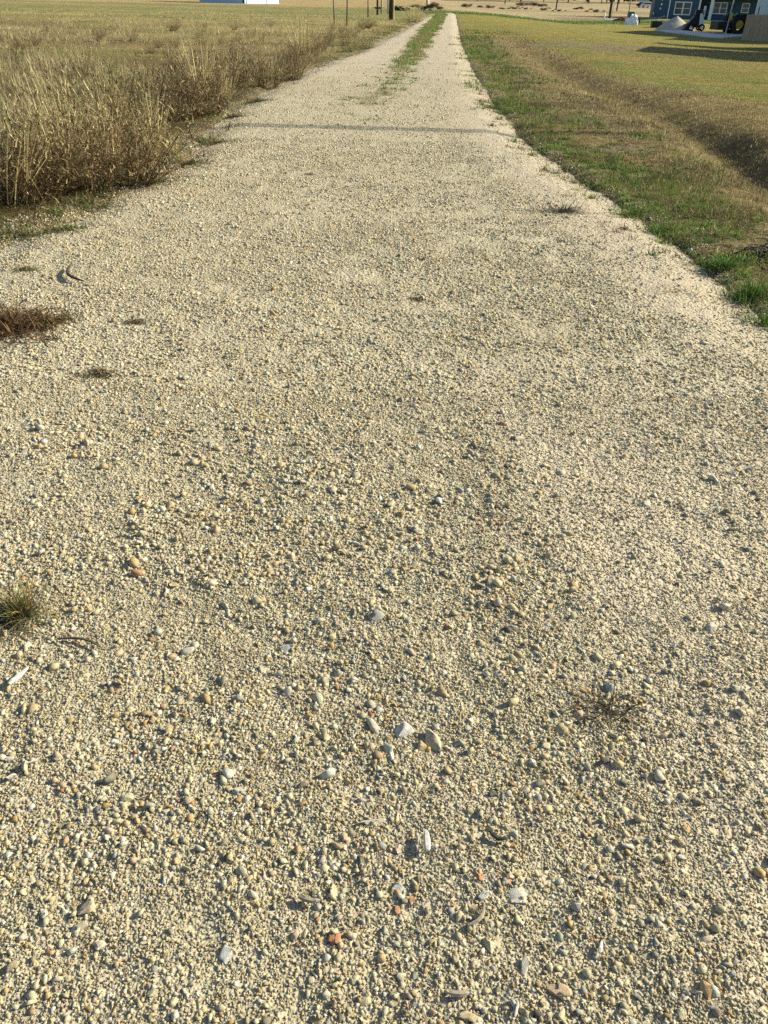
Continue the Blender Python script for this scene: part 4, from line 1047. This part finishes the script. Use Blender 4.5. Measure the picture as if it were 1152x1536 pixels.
# white sack, clay heap, pipes
def blob(name, px, py, w, hgt, d, mat, label, cat, seed):
    x, y, z = place(px, py)
    bm = bmesh.new(); bmesh.ops.create_icosphere(bm, subdivisions=4, radius=1)
    for v in bm.verts:
        n_ = float(fbm(np.array([v.co.x * 1.6 + seed + v.co.z]), np.array([v.co.y * 1.6 + seed - v.co.z]), seed)[0]); n2_ = float(fbm(np.array([v.co.x * 5 + seed]), np.array([v.co.y * 5 + v.co.z * 3]), seed + 1)[0])
        k = .55 + .8 * n_ + .35 * (n2_ - .5)
        v.co = Vector((v.co.x * w / 2 * k, v.co.y * d / 2 * k, max(-.05, v.co.z * hgt * k)))
    me = bpy.data.meshes.new(name); bm.to_mesh(me); bm.free(); me.materials.append(mat)
    return tag(link(name, me, None, (x, y, z)), label, cat)
blob('plastic_sack', 947, 37.5, 1.7, 1.05, 1.2, M_TARP, 'lumpy white plastic sack on the lawn', 'sack', 4)
blob('soil_heap', 932, 33.5, 1.9, .5, 1.2, M_RED, 'small reddish brown heap of soil left of the white sack', 'soil heap', 6)
x, y, z = place(920, 32.5)
t = empty('pipe_bundle', (x, y, z), R(-14), 'white pipes lying on the lawn by the pole', 'pipes')
for k in range(4): MB().tube([(-.9 - .1 * k, k * .22, .12 + .04 * (k % 2)), (1.5 + .15 * k, k * .22, .1)], .11, 10).build('pipe', M_TARP, t)

# ------------------------------------------------------------------ far barn on the left
x, y, z = place(367, 5.3)
t = empty('metal_barn', (x, y, z), R(-37), 'white metal barn at the top left, right end in sunlight', 'barn')
MB().box(-9.6, 0, 0, 7, -.5, 4).build('wall', simple('shaded_white_cladding', (.40, .55, .72), .45, .05, 2), t)  # white long wall, with the blue of its shaded side put into the colour
MB().box(.004, .06, .4, 6.9, -.3, 3.9).build('end_wall', M_BARNW, t)
MB().box(.065, .12, 4.4, 4.6, -.3, 3.2).build('door_trim', M_GREYBLD, t)
MB().box(-.35, -.05, -.05, -.004, -.3, 3.9).build('corner_trim', M_BLACK, t)
MB().prism([(-.3, 4), (7.3, 4), (3.5, 5.8)], 'x', -10, .35).build('roof', M_GREYBLD, t)

# ------------------------------------------------------------------ trees, shrubs, cars far away
def crown_mesh(seed, cols, n=1500, leaf=.16, blobs=9, tall=1.0):
    r = np.random.default_rng(seed); bag = Bag()
    C = r.normal(0, .42, (blobs, 3)) * np.array([1, 1, .8 * tall]); Rb = r.uniform(.22, .48, blobs)
    k = r.integers(0, blobs, n); d = r.normal(size=(n, 3)); d /= np.linalg.norm(d, axis=1)[:, None]
    P = C[k] + d * (Rb[k] * r.uniform(.55, 1.05, n))[:, None]
    u = r.normal(size=(n, 3)); u /= np.linalg.norm(u, axis=1)[:, None]; v = np.cross(u, r.normal(size=(n, 3))); v /= np.linalg.norm(v, axis=1)[:, None]
    s = (leaf * r.uniform(.5, 1.2, n))[:, None]
    V = np.stack([P - u * s, P + v * s * .5, P + u * s, P - v * s * .5], 1)
    F4 = (np.arange(n) * 4)[:, None] + np.arange(4)[None]
    c = np.array(cols)[r.integers(0, len(cols), n)] * r.uniform(.6, 1.4, (n, 1)) * (.8 + .4 * r.uniform(size=blobs)[k])[:, None]
    bag.add(V, [F4], np.repeat(c[:, None], 4, 1)); return bag.mesh('crown', M_LEAF)
DG = [(.045, .065, .035), (.06, .08, .04), (.04, .05, .035)]; LG = [(.10, .15, .06), (.13, .17, .07)]; BR = [(.36, .28, .185), (.30, .235, .15)]; GY = [(.32, .31, .21), (.38, .34, .24)]
CROWNS = {'dark': [crown_mesh(500 + k, DG) for k in range(4)], 'light': [crown_mesh(510 + k, LG, 900) for k in range(2)], 'brown': [crown_mesh(520 + k, BR, 1000) for k in range(3)], 'grey': [crown_mesh(530 + k, GY, 1000) for k in range(2)]}
def tree(x, y, ht, w, kind, label, group, trunk=.35, cat='tree', name='tree'):
    z = gz(x, y); t = empty(name, (x, y, z), random.uniform(0, 6.28), label, cat, group)
    m = MB().tube([(0, 0, -.2), (.04 * ht, 0, ht * .35), (.0, .03 * ht, ht * .75)], [ht * .03, ht * .022, ht * .008], 7)
    for k in range(5):
        a = k * 1.3; m.tube([(.02 * ht, 0, ht * (.28 + .07 * k)), (math.cos(a) * w * .3, math.sin(a) * w * .3, ht * (.5 + .07 * k))], [ht * .012, ht * .005], 5)
    m.build('trunk', M_BARK, t) if trunk > .09 else m.bm.free()
    o = link('crown', random.choice(CROWNS[kind]), t, (0, 0, ht * (trunk + (1 - trunk) * (.5 if trunk > .1 else .3)))); o.scale = (w / 2, w / 2, ht * (1 - trunk) / 2)
    return t
def tpx(px, py, *a, **k): x, y = gp(px, py); return tree(x, y, *a, **k)
tpx(943, 19.5, 4.2, 3.4, 'light', 'young pale green tree left of the blue house', None)
tpx(757, 7, 7, 5.5, 'light', 'single light green tree at the top beyond the dry field', None)
tpx(699, 11, 1.0, 2.6, 'brown', 'low brown shrub at the left end of the far hedge row', 'shrubs in the far dry field', .05, 'shrub', 'shrub')
for (px, py, w, k) in [(720, 11, 4, 'brown'), (735, 12, 4, 'brown'), (752, 13.5, 3, 'grey'), (770, 13.5, 4, 'brown'), (788, 14, 3, 'grey'), (783, 9, 7, 'brown'), (800, 9, 7, 'brown'), (813, 10, 6, 'brown'), (815, 15.5, 4, 'brown'), (838, 17, 3, 'grey'), (868, 14, 4, 'brown'), (893, 18, 4, 'grey')]:
    tpx(px, py, w * .20, w * .65, k, 'low %s shrub, one of many in the far dry field' % ('brown' if k == 'brown' else 'grey green'), 'shrubs in the far dry field', .05, 'shrub', 'shrub')
tpx(646, 15.5, 1.0, 2.6, 'brown', 'brown rounded shrub beside the far end of the track', None, .05, 'shrub', 'shrub')
tpx(602, 16, .8, 4, 'grey', 'wide grey shrub row piece behind the utility pole', None, .05, 'shrub', 'shrub')
for k in range(64):                                       # the wood along the horizon
    x = 20 + k * 4.6 + random.uniform(-2, 2); y = 400 + random.uniform(-15, 30) - .10 * x
    tree(x, y, random.uniform(7, 12), random.uniform(7, 11), random.choice(['dark', 'dark', 'dark', 'grey', 'brown']), 'dark tree in the distant wood on the horizon', 'trees of the distant wood', .12)
hillmat = simple('hazy_wooded_hill', (.085, .11, .13), 1, .35, .05)  # bluish tint of distant haze put into the colour of the woods
xs_ = np.linspace(-500, 900, 141); ys_ = np.linspace(560, 900, 30)
X, Y, Fq = grid(xs_, ys_)
Z = -3 + (30 + 22 * fbm(X * .006, Y * .006, 201) + 8 * fbm(X * .04, Y * .04, 202)) * np.sin(np.clip((Y - 560) / 340, 0, 1) * math.pi) ** .8
tag(link('hills', np_mesh('hills', np.stack([X, Y, Z], 1), [Fq], None, hillmat, True)), kind='structure')

def car(px, py, mat, label):
    x, y, z = place(px, py); t = empty('parked_car', (x, y, z), R(-10), label, 'car', 'distant parked cars')
    MB().prism([(-2.2, .4), (2.2, .4), (2.25, .8), (1.3, .95), (.7, 1.5), (-1.2, 1.5), (-1.9, .98), (-2.25, .9)], 'y', -.85, .85).build('body', mat, t)
    MB().prism([(1.15, .98), (.68, 1.42), (-1.15, 1.42), (-1.7, 1.0)], 'y', -.87, .87).build('window', M_GLASS, t)
    for u in (-1.35, 1.4):
        for v in (-.8, .8): wheel(t, (u, v, .34), .34, .2)
    return t
car(971, 12.2, M_WHITE, 'white car parked far away left of the blue house')
car(964.5, 11.9, M_BLACK, 'black car parked far away left of the white car')
x, y, z = place(975, 7.5)
t = empty('shed', (x, y, z), 0, 'long low white roofed shed far behind the parked cars', 'shed')
MB().box(-5, 6, 0, 6, -.5, 2.2).build('wall', M_GREYBLD, t); MB().prism([(-.4, 2.2), (6.4, 2.2), (3, 3.4)], 'x', -5.4, 6.4).build('roof', M_WHITE, t)
